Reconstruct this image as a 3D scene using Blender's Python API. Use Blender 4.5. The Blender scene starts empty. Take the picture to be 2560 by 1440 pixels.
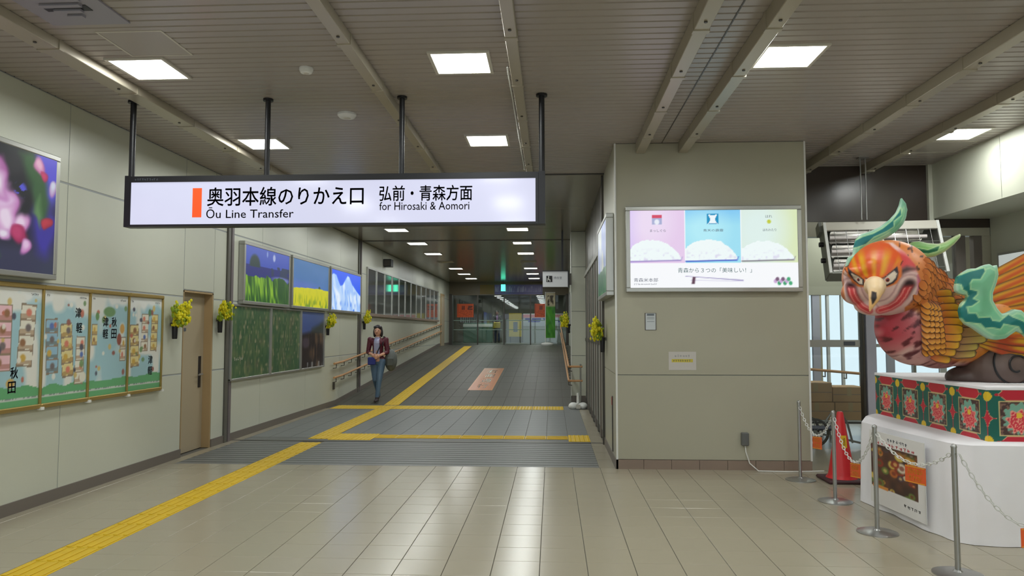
import bpy, bmesh, math, random
import numpy as np
from mathutils import Vector, Matrix, Euler
from mathutils.bvhtree import BVHTree

# ---------------------------------------------------------------- camera, sky, exposure
scene = bpy.context.scene
COL = scene.collection
cam_data = bpy.data.cameras.new('camera')
cam_data.sensor_width = 36.0
cam_data.lens = 1830.0 * 36.0 / 2560.0
cam_data.clip_end = 200
cam = bpy.data.objects.new('camera', cam_data)
COL.objects.link(cam)
cam.location = (0, 0, 1.5)
cam.rotation_euler = (math.radians(90 + 3.377), 0, math.radians(3.122))
scene.camera = cam

world = bpy.data.worlds.new('overcast_sky')
scene.world = world
world.use_nodes = True
bg = world.node_tree.nodes['Background']
bg.inputs['Color'].default_value = (0.80, 0.92, 1.0, 1)
bg.inputs['Strength'].default_value = 1.35

scene.view_settings.view_transform = 'Standard'
scene.view_settings.look = 'None'
scene.view_settings.exposure = 0.0
scene.view_settings.gamma = 1.0
scene.view_settings.use_curve_mapping = False
scene.cycles.max_bounces = 7
scene.cycles.glossy_bounces = 3
scene.cycles.transmission_bounces = 4
LAMP_W = 14.5

# ---------------------------------------------------------------- helpers
rng = np.random.RandomState(7)
random.seed(7)
ORG = {}


def lin(c):
    c = np.asarray(c, float) / 255.0
    return np.where(c <= 0.04045, c / 12.92, ((c + 0.055) / 1.055) ** 2.4)


def S(r, g, b):
    v = lin((r, g, b))
    return (float(v[0]), float(v[1]), float(v[2]), 1.0)


MATS = {}


def mat(name, color, rough=0.5, metal=0.0, spec=0.5, noise=0.0, nscale=8.0, bump=0.0, emit=None, estr=0.0, coat=0.0, trans=0.0):
    if name in MATS:
        return MATS[name]
    m = bpy.data.materials.new(name)
    m.use_nodes = True
    nt = m.node_tree
    b = nt.nodes['Principled BSDF']
    b.inputs['Base Color'].default_value = color
    b.inputs['Roughness'].default_value = rough
    b.inputs['Metallic'].default_value = metal
    b.inputs['Specular IOR Level'].default_value = spec
    b.inputs['Coat Weight'].default_value = coat
    if trans:
        b.inputs['Transmission Weight'].default_value = trans
    if emit is not None:
        b.inputs['Emission Color'].default_value = emit
        b.inputs['Emission Strength'].default_value = estr
    if noise or bump:
        tc = nt.nodes.new('ShaderNodeTexCoord')
        n = nt.nodes.new('ShaderNodeTexNoise')
        n.inputs['Scale'].default_value = nscale
        n.inputs['Detail'].default_value = 4
        nt.links.new(tc.outputs['Object'], n.inputs['Vector'])
        if noise:
            mx = nt.nodes.new('ShaderNodeMix')
            mx.data_type = 'RGBA'
            c = color
            mx.inputs['A'].default_value = (c[0] * (1 - noise), c[1] * (1 - noise), c[2] * (1 - noise), 1)
            mx.inputs['B'].default_value = (min(1, c[0] * (1 + noise)), min(1, c[1] * (1 + noise)), min(1, c[2] * (1 + noise)), 1)
            nt.links.new(n.outputs['Fac'], mx.inputs['Factor'])
            nt.links.new(mx.outputs['Result'], b.inputs['Base Color'])
        if bump:
            bp = nt.nodes.new('ShaderNodeBump')
            bp.inputs['Strength'].default_value = bump
            bp.inputs['Distance'].default_value = 0.01
            nt.links.new(n.outputs['Fac'], bp.inputs['Height'])
            nt.links.new(bp.outputs['Normal'], b.inputs['Normal'])
    MATS[name] = m
    return m


def vmat(name, rough=0.5, estr=0.0, base=1.0, spec=0.5):
    """colour from the printed / painted colour attribute; estr > 0 for backlit sheets"""
    if name in MATS:
        return MATS[name]
    m = bpy.data.materials.new(name)
    m.use_nodes = True
    nt = m.node_tree
    b = nt.nodes['Principled BSDF']
    a = nt.nodes.new('ShaderNodeVertexColor')
    a.layer_name = 'print'
    b.inputs['Roughness'].default_value = rough
    b.inputs['Specular IOR Level'].default_value = spec
    if base >= 1:
        nt.links.new(a.outputs['Color'], b.inputs['Base Color'])
    else:
        b.inputs['Base Color'].default_value = (base * 0.06, base * 0.06, base * 0.06, 1)
    if estr:
        nt.links.new(a.outputs['Color'], b.inputs['Emission Color'])
        b.inputs['Emission Strength'].default_value = estr
    MATS[name] = m
    return m


def glass(name, tint=(0.9, 0.95, 0.95), refl=0.12, rough=0.02):
    if name in MATS:
        return MATS[name]
    m = bpy.data.materials.new(name)
    m.use_nodes = True
    nt = m.node_tree
    nt.nodes.remove(nt.nodes['Principled BSDF'])
    out = nt.nodes['Material Output']
    t = nt.nodes.new('ShaderNodeBsdfTransparent')
    t.inputs['Color'].default_value = (*tint, 1)
    g = nt.nodes.new('ShaderNodeBsdfGlossy')
    g.inputs['Roughness'].default_value = rough
    f = nt.nodes.new('ShaderNodeFresnel')
    f.inputs['IOR'].default_value = 1.5
    mt = nt.nodes.new('ShaderNodeMath')
    mt.operation = 'ADD'
    mt.use_clamp = True
    mt.inputs[1].default_value = refl - 0.04
    mx = nt.nodes.new('ShaderNodeMixShader')
    nt.links.new(f.outputs['Fac'], mt.inputs[0])
    nt.links.new(mt.outputs[0], mx.inputs['Fac'])
    nt.links.new(t.outputs[0], mx.inputs[1])
    nt.links.new(g.outputs[0], mx.inputs[2])
    nt.links.new(mx.outputs[0], out.inputs['Surface'])
    MATS[name] = m
    return m


def org(o):
    return ORG.get(o.name, Vector((0, 0, 0))) if o is not None else Vector((0, 0, 0))


def link(o, parent=None):
    COL.objects.link(o)
    if parent is not None:
        o.parent = parent
        ORG[o.name] = org(parent).copy()
    return o


def tag(o, label=None, cat=None, group=None, kind=None):
    if label:
        o['label'] = label
    if cat:
        o['category'] = cat
    if group:
        o['group'] = group
    if kind:
        o['kind'] = kind
    return o


def thing(name, loc, label, cat, group=None, kind=None):
    o = bpy.data.objects.new(name, None)
    o.empty_display_size = 0.1
    COL.objects.link(o)
    o.location = loc
    ORG[o.name] = Vector(loc)
    return tag(o, label, cat, group, kind)


class MB:
    """collects shapes given in world coordinates, builds ONE mesh object"""

    def __init__(s):
        s.v = []
        s.f = []

    def add(s, vs, fs):
        n = len(s.v)
        s.v += [tuple(map(float, p)) for p in vs]
        s.f += [tuple(i + n for i in f) for f in fs]
        return s

    def box(s, x0, x1, y0, y1, z0, z1, bev=0.0):
        x0, x1 = min(x0, x1), max(x0, x1)
        y0, y1 = min(y0, y1), max(y0, y1)
        z0, z1 = min(z0, z1), max(z0, z1)
        if bev <= 0:
            vs = [(x, y, z) for z in (z0, z1) for y in (y0, y1) for x in (x0, x1)]
            return s.add(vs, [(0, 2, 3, 1), (4, 5, 7, 6), (0, 1, 5, 4), (2, 6, 7, 3), (0, 4, 6, 2), (1, 3, 7, 5)])
        bm = bmesh.new()
        bmesh.ops.create_cube(bm, size=1)
        for v in bm.verts:
            v.co = Vector(((x0 + x1) / 2 + v.co.x * (x1 - x0), (y0 + y1) / 2 + v.co.y * (y1 - y0), (z0 + z1) / 2 + v.co.z * (z1 - z0)))
        bmesh.ops.bevel(bm, geom=bm.edges[:], offset=bev, segments=1, affect='EDGES')
        bm.verts.index_update()
        s.add([v.co[:] for v in bm.verts], [[v.index for v in f.verts] for f in bm.faces])
        bm.free()
        return s

    def cyl(s, p0, p1, r0, r1=None, n=12, caps=True):
        r1 = r0 if r1 is None else r1
        p0, p1 = Vector(p0), Vector(p1)
        d = (p1 - p0).normalized()
        a = Vector((0, 0, 1)) if abs(d.z) < 0.9 else Vector((1, 0, 0))
        u = d.cross(a).normalized()
        w = d.cross(u)
        vs = []
        for p, r in ((p0, r0), (p1, r1)):
            for i in range(n):
                t = 2 * math.pi * i / n
                vs.append(p + (u * math.cos(t) + w * math.sin(t)) * r)
        fs = [(i, (i + 1) % n, n + (i + 1) % n, n + i) for i in range(n)]
        if caps:
            fs += [tuple(range(n - 1, -1, -1)), tuple(range(n, 2 * n))]
        return s.add(vs, fs)

    def tube(s, pts, r, n=8, radii=None):
        pts = [Vector(p) for p in pts]
        rings = []
        up = None
        for i, p in enumerate(pts):
            d = (pts[min(i + 1, len(pts) - 1)] - pts[max(i - 1, 0)]).normalized()
            if up is None:
                a = Vector((0, 0, 1)) if abs(d.z) < 0.9 else Vector((1, 0, 0))
                up = d.cross(a).normalized()
            up = (up - d * up.dot(d)).normalized()
            w = d.cross(up)
            rr = radii[i] if radii else r
            rings.append([p + (up * math.cos(2 * math.pi * k / n) + w * math.sin(2 * math.pi * k / n)) * rr for k in range(n)])
        vs = [q for ring in rings for q in ring]
        fs = []
        for i in range(len(pts) - 1):
            for k in range(n):
                fs.append((i * n + k, i * n + (k + 1) % n, (i + 1) * n + (k + 1) % n, (i + 1) * n + k))
        fs += [tuple(range(n - 1, -1, -1)), tuple(range((len(pts) - 1) * n, len(pts) * n))]
        return s.add(vs, fs)

    def lathe(s, c, prof, n=20):
        """prof: list of (radius, z) above point c"""
        c = Vector(c)
        vs = []
        for r, z in prof:
            for i in range(n):
                t = 2 * math.pi * i / n
                vs.append((c.x + r * math.cos(t), c.y + r * math.sin(t), c.z + z))
        fs = []
        for j in range(len(prof) - 1):
            for i in range(n):
                fs.append((j * n + i, j * n + (i + 1) % n, (j + 1) * n + (i + 1) % n, (j + 1) * n + i))
        fs += [tuple(range(n - 1, -1, -1)), tuple(range((len(prof) - 1) * n, len(prof) * n))]
        return s.add(vs, fs)

    def ball(s, c, r, nu=10, nv=6, sc=(1, 1, 1)):
        c = Vector(c)
        vs = [(c.x, c.y, c.z + r * sc[2])]
        for j in range(1, nv):
            a = math.pi * j / nv
            for i in range(nu):
                t = 2 * math.pi * i / nu
                vs.append((c.x + r * sc[0] * math.sin(a) * math.cos(t), c.y + r * sc[1] * math.sin(a) * math.sin(t), c.z + r * sc[2] * math.cos(a)))
        vs.append((c.x, c.y, c.z - r * sc[2]))
        fs = [(0, 1 + i, 1 + (i + 1) % nu) for i in range(nu)]
        for j in range(nv - 2):
            for i in range(nu):
                a = 1 + j * nu + i
                b = 1 + j * nu + (i + 1) % nu
                fs.append((a, a + nu, b + nu, b))
        l = len(vs) - 1
        fs += [(l, l - nu + (i + 1) % nu, l - nu + i) for i in range(nu)]
        return s.add(vs, fs)

    def prism(s, poly, axis, a, b):
        """poly: 2D points; axis 'y' -> (x,z) extruded a..b in y, 'z' -> (x,y), 'x' -> (y,z)"""
        n = len(poly)

        def P(p, t):
            return (p[0], t, p[1]) if axis == 'y' else ((p[0], p[1], t) if axis == 'z' else (t, p[0], p[1]))
        vs = [P(p, a) for p in poly] + [P(p, b) for p in poly]
        fs = [tuple(range(n - 1, -1, -1)), tuple(range(n, 2 * n))] + [(i, (i + 1) % n, n + (i + 1) % n, n + i) for i in range(n)]
        return s.add(vs, fs)

    def mesh(s, name, o=Vector((0, 0, 0))):
        me = bpy.data.meshes.new(name)
        me.from_pydata([(v[0] - o.x, v[1] - o.y, v[2] - o.z) for v in s.v], [], s.f)
        me.update()
        bm = bmesh.new()
        bm.from_mesh(me)
        bmesh.ops.recalc_face_normals(bm, faces=bm.faces)
        bm.to_mesh(me)
        bm.free()
        return me

    def build(s, name, m, parent=None, smooth=False, kind=None):
        me = s.mesh(name, org(parent))
        me.materials.append(m)
        if smooth:
            me.polygons.foreach_set('use_smooth', [True] * len(me.polygons))
            try:
                me.set_sharp_from_angle(angle=math.radians(40))
            except Exception:
                pass
        o = bpy.data.objects.new(name, me)
        link(o, parent)
        if kind:
            o['kind'] = kind
        return o


def inst(name, me, loc, parent=None, rot=None, scale=None):
    """one more object of a shared mesh; loc in world coordinates"""
    o = bpy.data.objects.new(name, me)
    link(o, parent)
    o.location = Vector(loc) - org(parent)
    if rot is not None:
        o.rotation_euler = rot
    if scale is not None:
        o.scale = scale
    return o


def mesh_of(mb, m, name):
    me = mb.mesh(name)
    me.materials.append(m)
    return me


def copy_tree(o, loc, parent=None, label=None):
    c = o.copy()
    COL.objects.link(c)
    if parent is not None:
        c.parent = parent
    else:
        c.location = loc
    if label:
        c['label'] = label
    for ch in list(o.children):
        copy_tree(ch, None, c)
    return c


def setcol(me, rgb):
    at = me.color_attributes.new('print', 'FLOAT_COLOR', 'POINT')
    n = len(me.vertices)
    a = np.ones((n, 4), np.float32)
    a[:, :3] = rgb
    at.data.foreach_set('color', a.ravel())


def sheet(name, o, u, v, w, h, nx, ny, func, m, parent):
    """flat printed sheet: grid with the print in its colour attribute; func(U, V) -> sRGB 0..255"""
    o, u, v = Vector(o), Vector(u), Vector(v)
    U, V = np.meshgrid(np.linspace(0, 1, nx + 1), np.linspace(0, 1, ny + 1))
    U, V = U.ravel(), V.ravel()
    og = org(parent)
    P = np.array(o - og)[None] + U[:, None] * np.array(u)[None] * w + V[:, None] * np.array(v)[None] * h
    me = bpy.data.meshes.new(name)
    i = np.arange(nx)[None] + np.arange(ny)[:, None] * (nx + 1)
    F = np.stack([i, i + 1, i + nx + 2, i + nx + 1], -1).reshape(-1, 4)
    me.from_pydata(P.tolist(), [], F.tolist())
    me.update()
    setcol(me, lin(np.clip(func(U, V), 0, 255)))
    me.materials.append(m)
    ob = bpy.data.objects.new(name, me)
    return link(ob, parent)


def vnoise(x, y, seed=0):
    """smooth value noise in 0..1, vectorised"""
    xi, yi = np.floor(x).astype(int), np.floor(y).astype(int)
    fx, fy = x - xi, y - yi
    fx, fy = fx * fx * (3 - 2 * fx), fy * fy * (3 - 2 * fy)

    def h(a, b):
        n = (a * 374761393 + b * 668265263 + seed * 974634777) & 0x7fffffff
        n = ((n ^ (n >> 13)) * 1274126177) & 0x7fffffff
        return ((n ^ (n >> 16)) & 0xffff) / 65535.0
    return (h(xi, yi) * (1 - fx) + h(xi + 1, yi) * fx) * (1 - fy) + (h(xi, yi + 1) * (1 - fx) + h(xi + 1, yi + 1) * fx) * fy


def lay(base, mask, col):
    """blend col over base by mask (0..1)"""
    mask = np.clip(np.asarray(mask, float), 0, 1)[:, None]
    return base * (1 - mask) + np.asarray(col, float) * mask


def const(U, c):
    return np.tile(np.asarray(c, float), (len(U), 1))


def inside(poly, x, y):
    r = np.zeros(len(x), bool)
    n = len(poly)
    for i in range(n):
        x0, y0 = poly[i]
        x1, y1 = poly[(i + 1) % n]
        c = ((y0 > y) != (y1 > y)) & (x < (x1 - x0) * (y - y0) / (y1 - y0 + 1e-12) + x0)
        r ^= c
    return r


def edgedist(poly, x, y, closed=True):
    d = np.full(len(x), 1e9)
    n = len(poly)
    for i in range(n if closed else n - 1):
        ax, ay = poly[i]
        bx, by = poly[(i + 1) % n]
        vx, vy = bx - ax, by - ay
        t = np.clip(((x - ax) * vx + (y - ay) * vy) / (vx * vx + vy * vy + 1e-12), 0, 1)
        d = np.minimum(d, np.hypot(x - ax - t * vx, y - ay - t * vy))
    return d


def soft(poly, x, y, w):
    """soft mask of a polygon with edge width w"""
    d = edgedist(poly, x, y)
    s = np.where(inside(poly, x, y), d, -d)
    return np.clip(s / w + 0.5, 0, 1)


def ell(U, V, cx, cy, rx, ry, w=0.15):
    d = np.hypot((U - cx) / rx, (V - cy) / ry)
    return np.clip((1 - d) / w + 0.5, 0, 1)


def rect(U, V, x0, x1, y0, y1):
    return ((U >= x0) & (U <= x1) & (V >= y0) & (V <= y1)).astype(float)


def text(body, o, u, v, w, h, m, parent, bold=0.0, align='C', name='lettering', depth=0.0008):
    """raised lettering fitted into a w x h box whose lower left corner is o"""
    c = bpy.data.curves.new('t', 'FONT')
    c.body = body
    c.size = 1
    c.resolution_u = 2
    t = bpy.data.objects.new('t', c)
    COL.objects.link(t)
    dg = bpy.context.evaluated_depsgraph_get()
    dg.update()
    me = bpy.data.meshes.new_from_object(t.evaluated_get(dg))
    bpy.data.objects.remove(t)
    bpy.data.curves.remove(c)
    n = len(me.vertices)
    a = np.zeros(n * 3)
    me.vertices.foreach_get('co', a)
    a = a.reshape(-1, 3)
    mn, mx = a.min(0), a.max(0)
    sx = w / max(1e-6, mx[0] - mn[0])
    sy = h / max(1e-6, mx[1] - mn[1])
    if bold:
        # heavier strokes: the same outlines laid again a little to each side
        bm = bmesh.new()
        for dx, dy in ((0, 0), (bold, 0), (-bold, 0), (0, bold), (0, -bold)):
            q = me.copy()
            q.transform(Matrix.Translation((dx, dy, 0)))
            bm.from_mesh(q)
            bpy.data.meshes.remove(q)
        bm.to_mesh(me)
        bm.free()
        n = len(me.vertices)
        a = np.zeros(n * 3)
        me.vertices.foreach_get('co', a)
        a = a.reshape(-1, 3)
    o, u, v = Vector(o), Vector(u), Vector(v)
    p = np.array(o - org(parent))[None] + ((a[:, 0] - mn[0]) * sx)[:, None] * np.array(u)[None] + ((a[:, 1] - mn[1]) * sy)[:, None] * np.array(v)[None]
    me.vertices.foreach_set('co', p.ravel())
    me.materials.clear()
    me.materials.append(m)
    me.update()
    me.name = name
    ob = bpy.data.objects.new(name, me)
    return link(ob, parent)


def marks(o, u, v, w, h, n, m, parent, sd=1):
    """row of print strokes too small to read in the photograph"""
    r = random.Random(sd)
    o, u, v = Vector(o), Vector(u), Vector(v)
    mb = MB()
    for k in range(n):
        c = o + u * (w * (k + 0.5) / n)
        s = w / n
        for q in range(3):
            a = c + u * r.uniform(-0.34, 0.2) * s + v * h * r.uniform(0, 0.25)
            if q == 2:
                a = c - u * 0.36 * s + v * h * r.uniform(0.3, 0.8)
                mb.add([a, a + u * s * 0.7, a + u * s * 0.7 + v * h * 0.13, a + v * h * 0.13], [(0, 1, 2, 3)])
            else:
                b = h * r.uniform(0.5, 0.75)
                mb.add([a, a + u * s * 0.14, a + u * s * 0.14 + v * b, a + v * b], [(0, 1, 2, 3)])
    return mb.build('print_strokes', m, parent, kind='stuff')


def melt(mb, voxel, smooth=4, name='body', subs=0):
    """fuse overlapping closed shapes into one continuous surface"""
    me = mb.mesh(name)
    o = bpy.data.objects.new(name, me)
    COL.objects.link(o)
    r = o.modifiers.new('r', 'REMESH')
    r.mode = 'VOXEL'
    r.voxel_size = voxel
    r.adaptivity = 0
    if smooth:
        s = o.modifiers.new('s', 'SMOOTH')
        s.factor = 0.5
        s.iterations = smooth
    dg = bpy.context.evaluated_depsgraph_get()
    dg.update()
    out = bpy.data.meshes.new_from_object(o.evaluated_get(dg))
    bpy.data.objects.remove(o)
    out.polygons.foreach_set('use_smooth', [True] * len(out.polygons))
    return out


def verts(me):
    a = np.zeros(len(me.vertices) * 3)
    me.vertices.foreach_get('co', a)
    return a.reshape(-1, 3)


def norms(me):
    a = np.zeros(len(me.vertices) * 3)
    me.vertices.foreach_get('normal', a)
    return a.reshape(-1, 3)


def put(me, name, m, parent, world=True):
    """link a mesh whose vertices are in world coordinates under a parent"""
    if world and parent is not None:
        me.transform(Matrix.Translation(-org(parent)))
    me.materials.clear()
    me.materials.append(m)
    o = bpy.data.objects.new(name, me)
    return link(o, parent)


X, Y, Z = Vector((1, 0, 0)), Vector((0, 1, 0)), Vector((0, 0, 1))

# materials
M_wall = mat('wall_panel_enamel', S(198, 200, 184), 0.35, noise=0.03, nscale=1.5)
M_seam = mat('panel_joint', S(160, 164, 164), 0.6)
M_pillar = mat('pillar_enamel', S(173, 170, 150), 0.4, noise=0.03, nscale=1.5)
M_skirt = mat('skirting_grey', S(112, 104, 96), 0.5)
M_skirt2 = mat('skirting_tile', S(140, 122, 108), 0.45, noise=0.1, nscale=5)
M_tile = mat('beige_tile', S(161, 153, 133), 0.22, noise=0.05, nscale=3.0, bump=0.02)
M_grout = mat('grout', S(95, 92, 84), 0.8)
M_gtile = mat('grey_tile', S(113, 116, 114), 0.42, spec=0.35, noise=0.05, nscale=3.0)
M_gdark = mat('grey_tile_dark', S(80, 79, 71), 0.5, spec=0.3, noise=0.05, nscale=3.0)
M_rib = mat('ribbed_strip', S(116, 117, 114), 0.45, noise=0.06, nscale=12)
M_ribd = mat('ribbed_strip_dark', S(92, 93, 90), 0.5, noise=0.06, nscale=12)
M_yel = mat('tactile_yellow', S(214, 178, 24), 0.45, noise=0.08, nscale=7)
M_ceil = mat('ceiling_spandrel', S(162, 154, 147), 0.3, noise=0.02, nscale=2)
M_cgap = mat('ceiling_gap', S(70, 64, 58), 0.7)
M_duct = mat('raceway_metal', S(176, 168, 150), 0.35, metal=0.3)
M_alu = mat('aluminium', S(178, 178, 172), 0.35, metal=0.7)
M_steel = mat('stainless_steel', S(170, 170, 168), 0.3, metal=0.85)
M_dsteel = mat('dark_steel', S(84, 80, 74), 0.4, metal=0.6)
M_black = mat('black_metal', S(26, 26, 30), 0.4)
M_gold = mat('gold_frame', S(176, 150, 88), 0.35, metal=0.6)
M_white = mat('white_plastic', S(225, 226, 222), 0.4)
M_brown = mat('dark_brown_panel', S(62, 52, 46), 0.25)
M_wood = mat('handrail_wood', S(188, 140, 92), 0.45, noise=0.12, nscale=20)
M_door = mat('door_beige', S(172, 158, 132), 0.45)
M_jamb = mat('door_jamb', S(168, 142, 102), 0.45)
M_lamp = mat('lamp_diffuser', S(240, 240, 235), 0.5, emit=(1.0, 0.99, 0.93, 1), estr=9.0)
M_lampoff = mat('lamp_diffuser_off', S(205, 200, 170), 0.5)
M_frame = mat('lamp_frame', S(200, 196, 184), 0.4)
M_ink = mat('ink_navy', S(22, 22, 48), 0.5)
M_inkb = mat('ink_black', S(24, 24, 26), 0.5)
M_inkg = mat('ink_grey', S(90, 96, 104), 0.5)
M_print = vmat('print_matt', 0.35)
M_paint = vmat('painted_paper', 0.45)
M_lit = vmat('print_backlit', 0.3, estr=0.72, base=0.5, spec=0.2)
M_litb = vmat('print_backlit_bright', 0.3, estr=0.95, base=0.5, spec=0.2)

# ---------------------------------------------------------------- measured outlines of the paper bird (metres)
CREST_A = [(2.373,2.02),(2.398,2.098),(2.434,2.113),(2.446,2.181),(2.463,2.243),(2.504,2.285),(2.581,2.31),(2.658,2.346),(2.735,2.403),(2.787,2.46),(2.814,2.517),(2.831,2.58),(2.865,2.532),(2.874,2.48),(2.861,2.412),(2.835,2.36),(2.783,2.304),(2.705,2.252),(2.603,2.201),(2.526,2.149),(2.469,2.113),(2.428,2.072),(2.396,2.025)]
CREST_A_TEAL = [(2.439,2.177),(2.46,2.234),(2.511,2.26),(2.593,2.285),(2.669,2.326),(2.746,2.388),(2.799,2.455),(2.817,2.491),(2.813,2.434),(2.756,2.388),(2.75,2.341),(2.694,2.305),(2.592,2.259),(2.53,2.203),(2.459,2.177)]
CREST_B = [(2.901,2.189),(2.938,2.221),(2.954,2.231),(3.005,2.236),(3.081,2.22),(3.157,2.214),(3.219,2.23),(3.286,2.271),(3.338,2.297),(3.336,2.266),(3.284,2.208),(3.206,2.146),(3.128,2.109),(3.051,2.099),(3.001,2.105),(2.94,2.121)]
CREST_B_TEAL = [(2.928,2.191),(2.988,2.175),(3.064,2.159),(3.131,2.185),(3.161,2.195),(3.14,2.153),(3.068,2.133),(3.008,2.138),(2.957,2.149)]
FLAME = [(3.047,1.905),(3.084,1.939),(3.137,1.969),(3.195,1.972),(3.235,1.992),(3.281,2.005),(3.312,1.985),(3.335,2.002),(3.345,1.924),(3.33,1.864),(3.298,1.784),(3.296,1.731),(3.326,1.67),(3.357,1.63),(3.396,1.637),(3.448,1.664),(3.499,1.657),(3.542,1.61),(3.604,1.557),(3.645,1.464),(3.63,1.391),(3.566,1.411),(3.511,1.477),(3.461,1.504),(3.422,1.477),(3.375,1.444),(3.311,1.434),(3.26,1.444),(3.209,1.477),(3.147,1.524),(3.096,1.551),(3.065,1.591),(3.054,1.651),(3.069,1.704),(3.109,1.744),(3.117,1.771),(3.065,1.778),(3.033,1.798),(3.031,1.838)]
FLAME_TEAL = [(3.046,1.911),(3.125,1.944),(3.229,1.97),(3.235,1.95),(3.194,1.89),(3.136,1.89),(3.115,1.857),(3.12,1.81),(3.171,1.797),(3.17,1.777),(3.137,1.743),(3.175,1.723),(3.129,1.69),(3.09,1.683),(3.101,1.63),(3.152,1.63),(3.17,1.597),(3.254,1.603),(3.266,1.577),(3.324,1.57),(3.396,1.623),(3.421,1.603),(3.496,1.57),(3.57,1.491),(3.593,1.425),(3.537,1.464),(3.499,1.484),(3.463,1.537),(3.412,1.544),(3.349,1.557),(3.322,1.517),(3.264,1.53),(3.219,1.524),(3.188,1.557),(3.086,1.57),(3.055,1.61),(3.05,1.664),(3.091,1.717),(3.118,1.763),(3.1,1.797),(3.075,1.81),(3.063,1.85),(3.034,1.857)]
BODY = [(2.944,1.879,0.235),(2.9,1.689,0.25),(2.965,1.533,0.315),(3.122,1.5,0.305),(3.312,1.519,0.31),(3.533,1.532,0.29),(3.753,1.552,0.25),(4.004,1.59,0.18),(4.254,1.622,0.08),(3.24,1.705,0.21),(3.442,1.623,0.2)]
HEAD_AX = [[2.7,6.05,1.93],[0.9025,-0.4307,0.0],[-0.4219,-0.8841,-0.2009],[-0.0865,-0.1813,0.9796]]
FACE = {'forehead':[(-0.262,0.11),(-0.237,0.19),(-0.153,0.255),(-0.065,0.274),(0.011,0.249),(0.074,0.189),(0.089,0.14),(0.072,0.107),(-0.002,0.055),(-0.044,0.031),(-0.105,0.031),(-0.162,0.046),(-0.211,0.074),(-0.246,0.082)],'orange_r':[(-0.031,-0.005),(0.026,0.064),(0.087,0.14),(0.101,0.09),(0.098,0.045),(0.069,0.001),(0.023,-0.018),(-0.013,-0.019)],'dark_r':[(-0.026,0.01),(0.016,0.06),(0.072,0.107),(0.08,0.071),(0.07,0.027),(0.047,0.002),(0.01,-0.014),(-0.017,-0.001)],'eye_r':[(-0.005,0.03),(0.021,0.055),(0.053,0.078),(0.067,0.062),(0.061,0.037),(0.038,0.013),(0.01,-0.001),(-0.004,0.004)],'orange_l':[(-0.267,0.12),(-0.23,0.093),(-0.157,0.041),(-0.159,-0.02),(-0.199,-0.019),(-0.238,0.004),(-0.262,0.06)],'dark_l':[(-0.262,0.115),(-0.231,0.083),(-0.163,0.03),(-0.164,-0.009),(-0.193,-0.006),(-0.227,0.021),(-0.254,0.071)],'eye_l':[(-0.236,0.073),(-0.196,0.049),(-0.172,0.025),(-0.173,-0.002),(-0.193,0.002),(-0.222,0.032)],'red':[(0.074,0.198),(0.12,0.204),(0.169,0.18),(0.204,0.128),(0.207,0.099),(0.163,0.114),(0.111,0.109),(0.1,0.149)],'streak':[(0.11,0.094),(0.144,0.111),(0.193,0.091),(0.162,0.084),(0.13,0.073),(0.116,0.059)],'grin_r':[(0.05,-0.04),(0.068,-0.025),(0.132,-0.017),(0.094,-0.091),(0.065,-0.122),(0.038,-0.121),(0.076,-0.068)],'tongue_r':[(-0.115,-0.18),(-0.045,-0.114),(0.012,-0.087),(0.05,-0.04),(0.091,-0.037),(0.085,-0.069),(0.043,-0.116),(-0.019,-0.16),(-0.077,-0.187)],'grin_l':[(-0.26,-0.031),(-0.204,-0.036),(-0.221,-0.06),(-0.208,-0.11),(-0.233,-0.101)],'tongue_l':[(-0.215,-0.059),(-0.176,-0.062),(-0.174,-0.118),(-0.198,-0.109)],'nose':[(-0.087,0.005),(-0.045,0.016),(-0.01,-0.038),(-0.025,-0.08),(-0.071,-0.058)]}
FACE_ZONE = [(-0.313,0.04),(-0.268,0.166),(-0.187,0.257),(-0.068,0.299),(0.053,0.291),(0.135,0.221),(0.202,0.123),(0.234,0.005),(0.224,-0.089),(0.15,-0.19),(0.045,-0.274),(-0.087,-0.308),(-0.29,-0.217)]
PUPIL_R = (0.013,0.025)
PUPIL_L = (-0.192,0.026)
BEAK_OUT = [(2.322,1.804),(2.33,1.844),(2.365,1.879),(2.4,1.889),(2.438,1.868),(2.456,1.828),(2.445,1.768),(2.404,1.713),(2.344,1.649),(2.335,1.684),(2.323,1.754)]
BEAK_SLIT = [(2.327,1.805),(2.338,1.8),(2.342,1.77),(2.322,1.726),(2.313,1.711),(2.311,1.75)]
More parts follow.
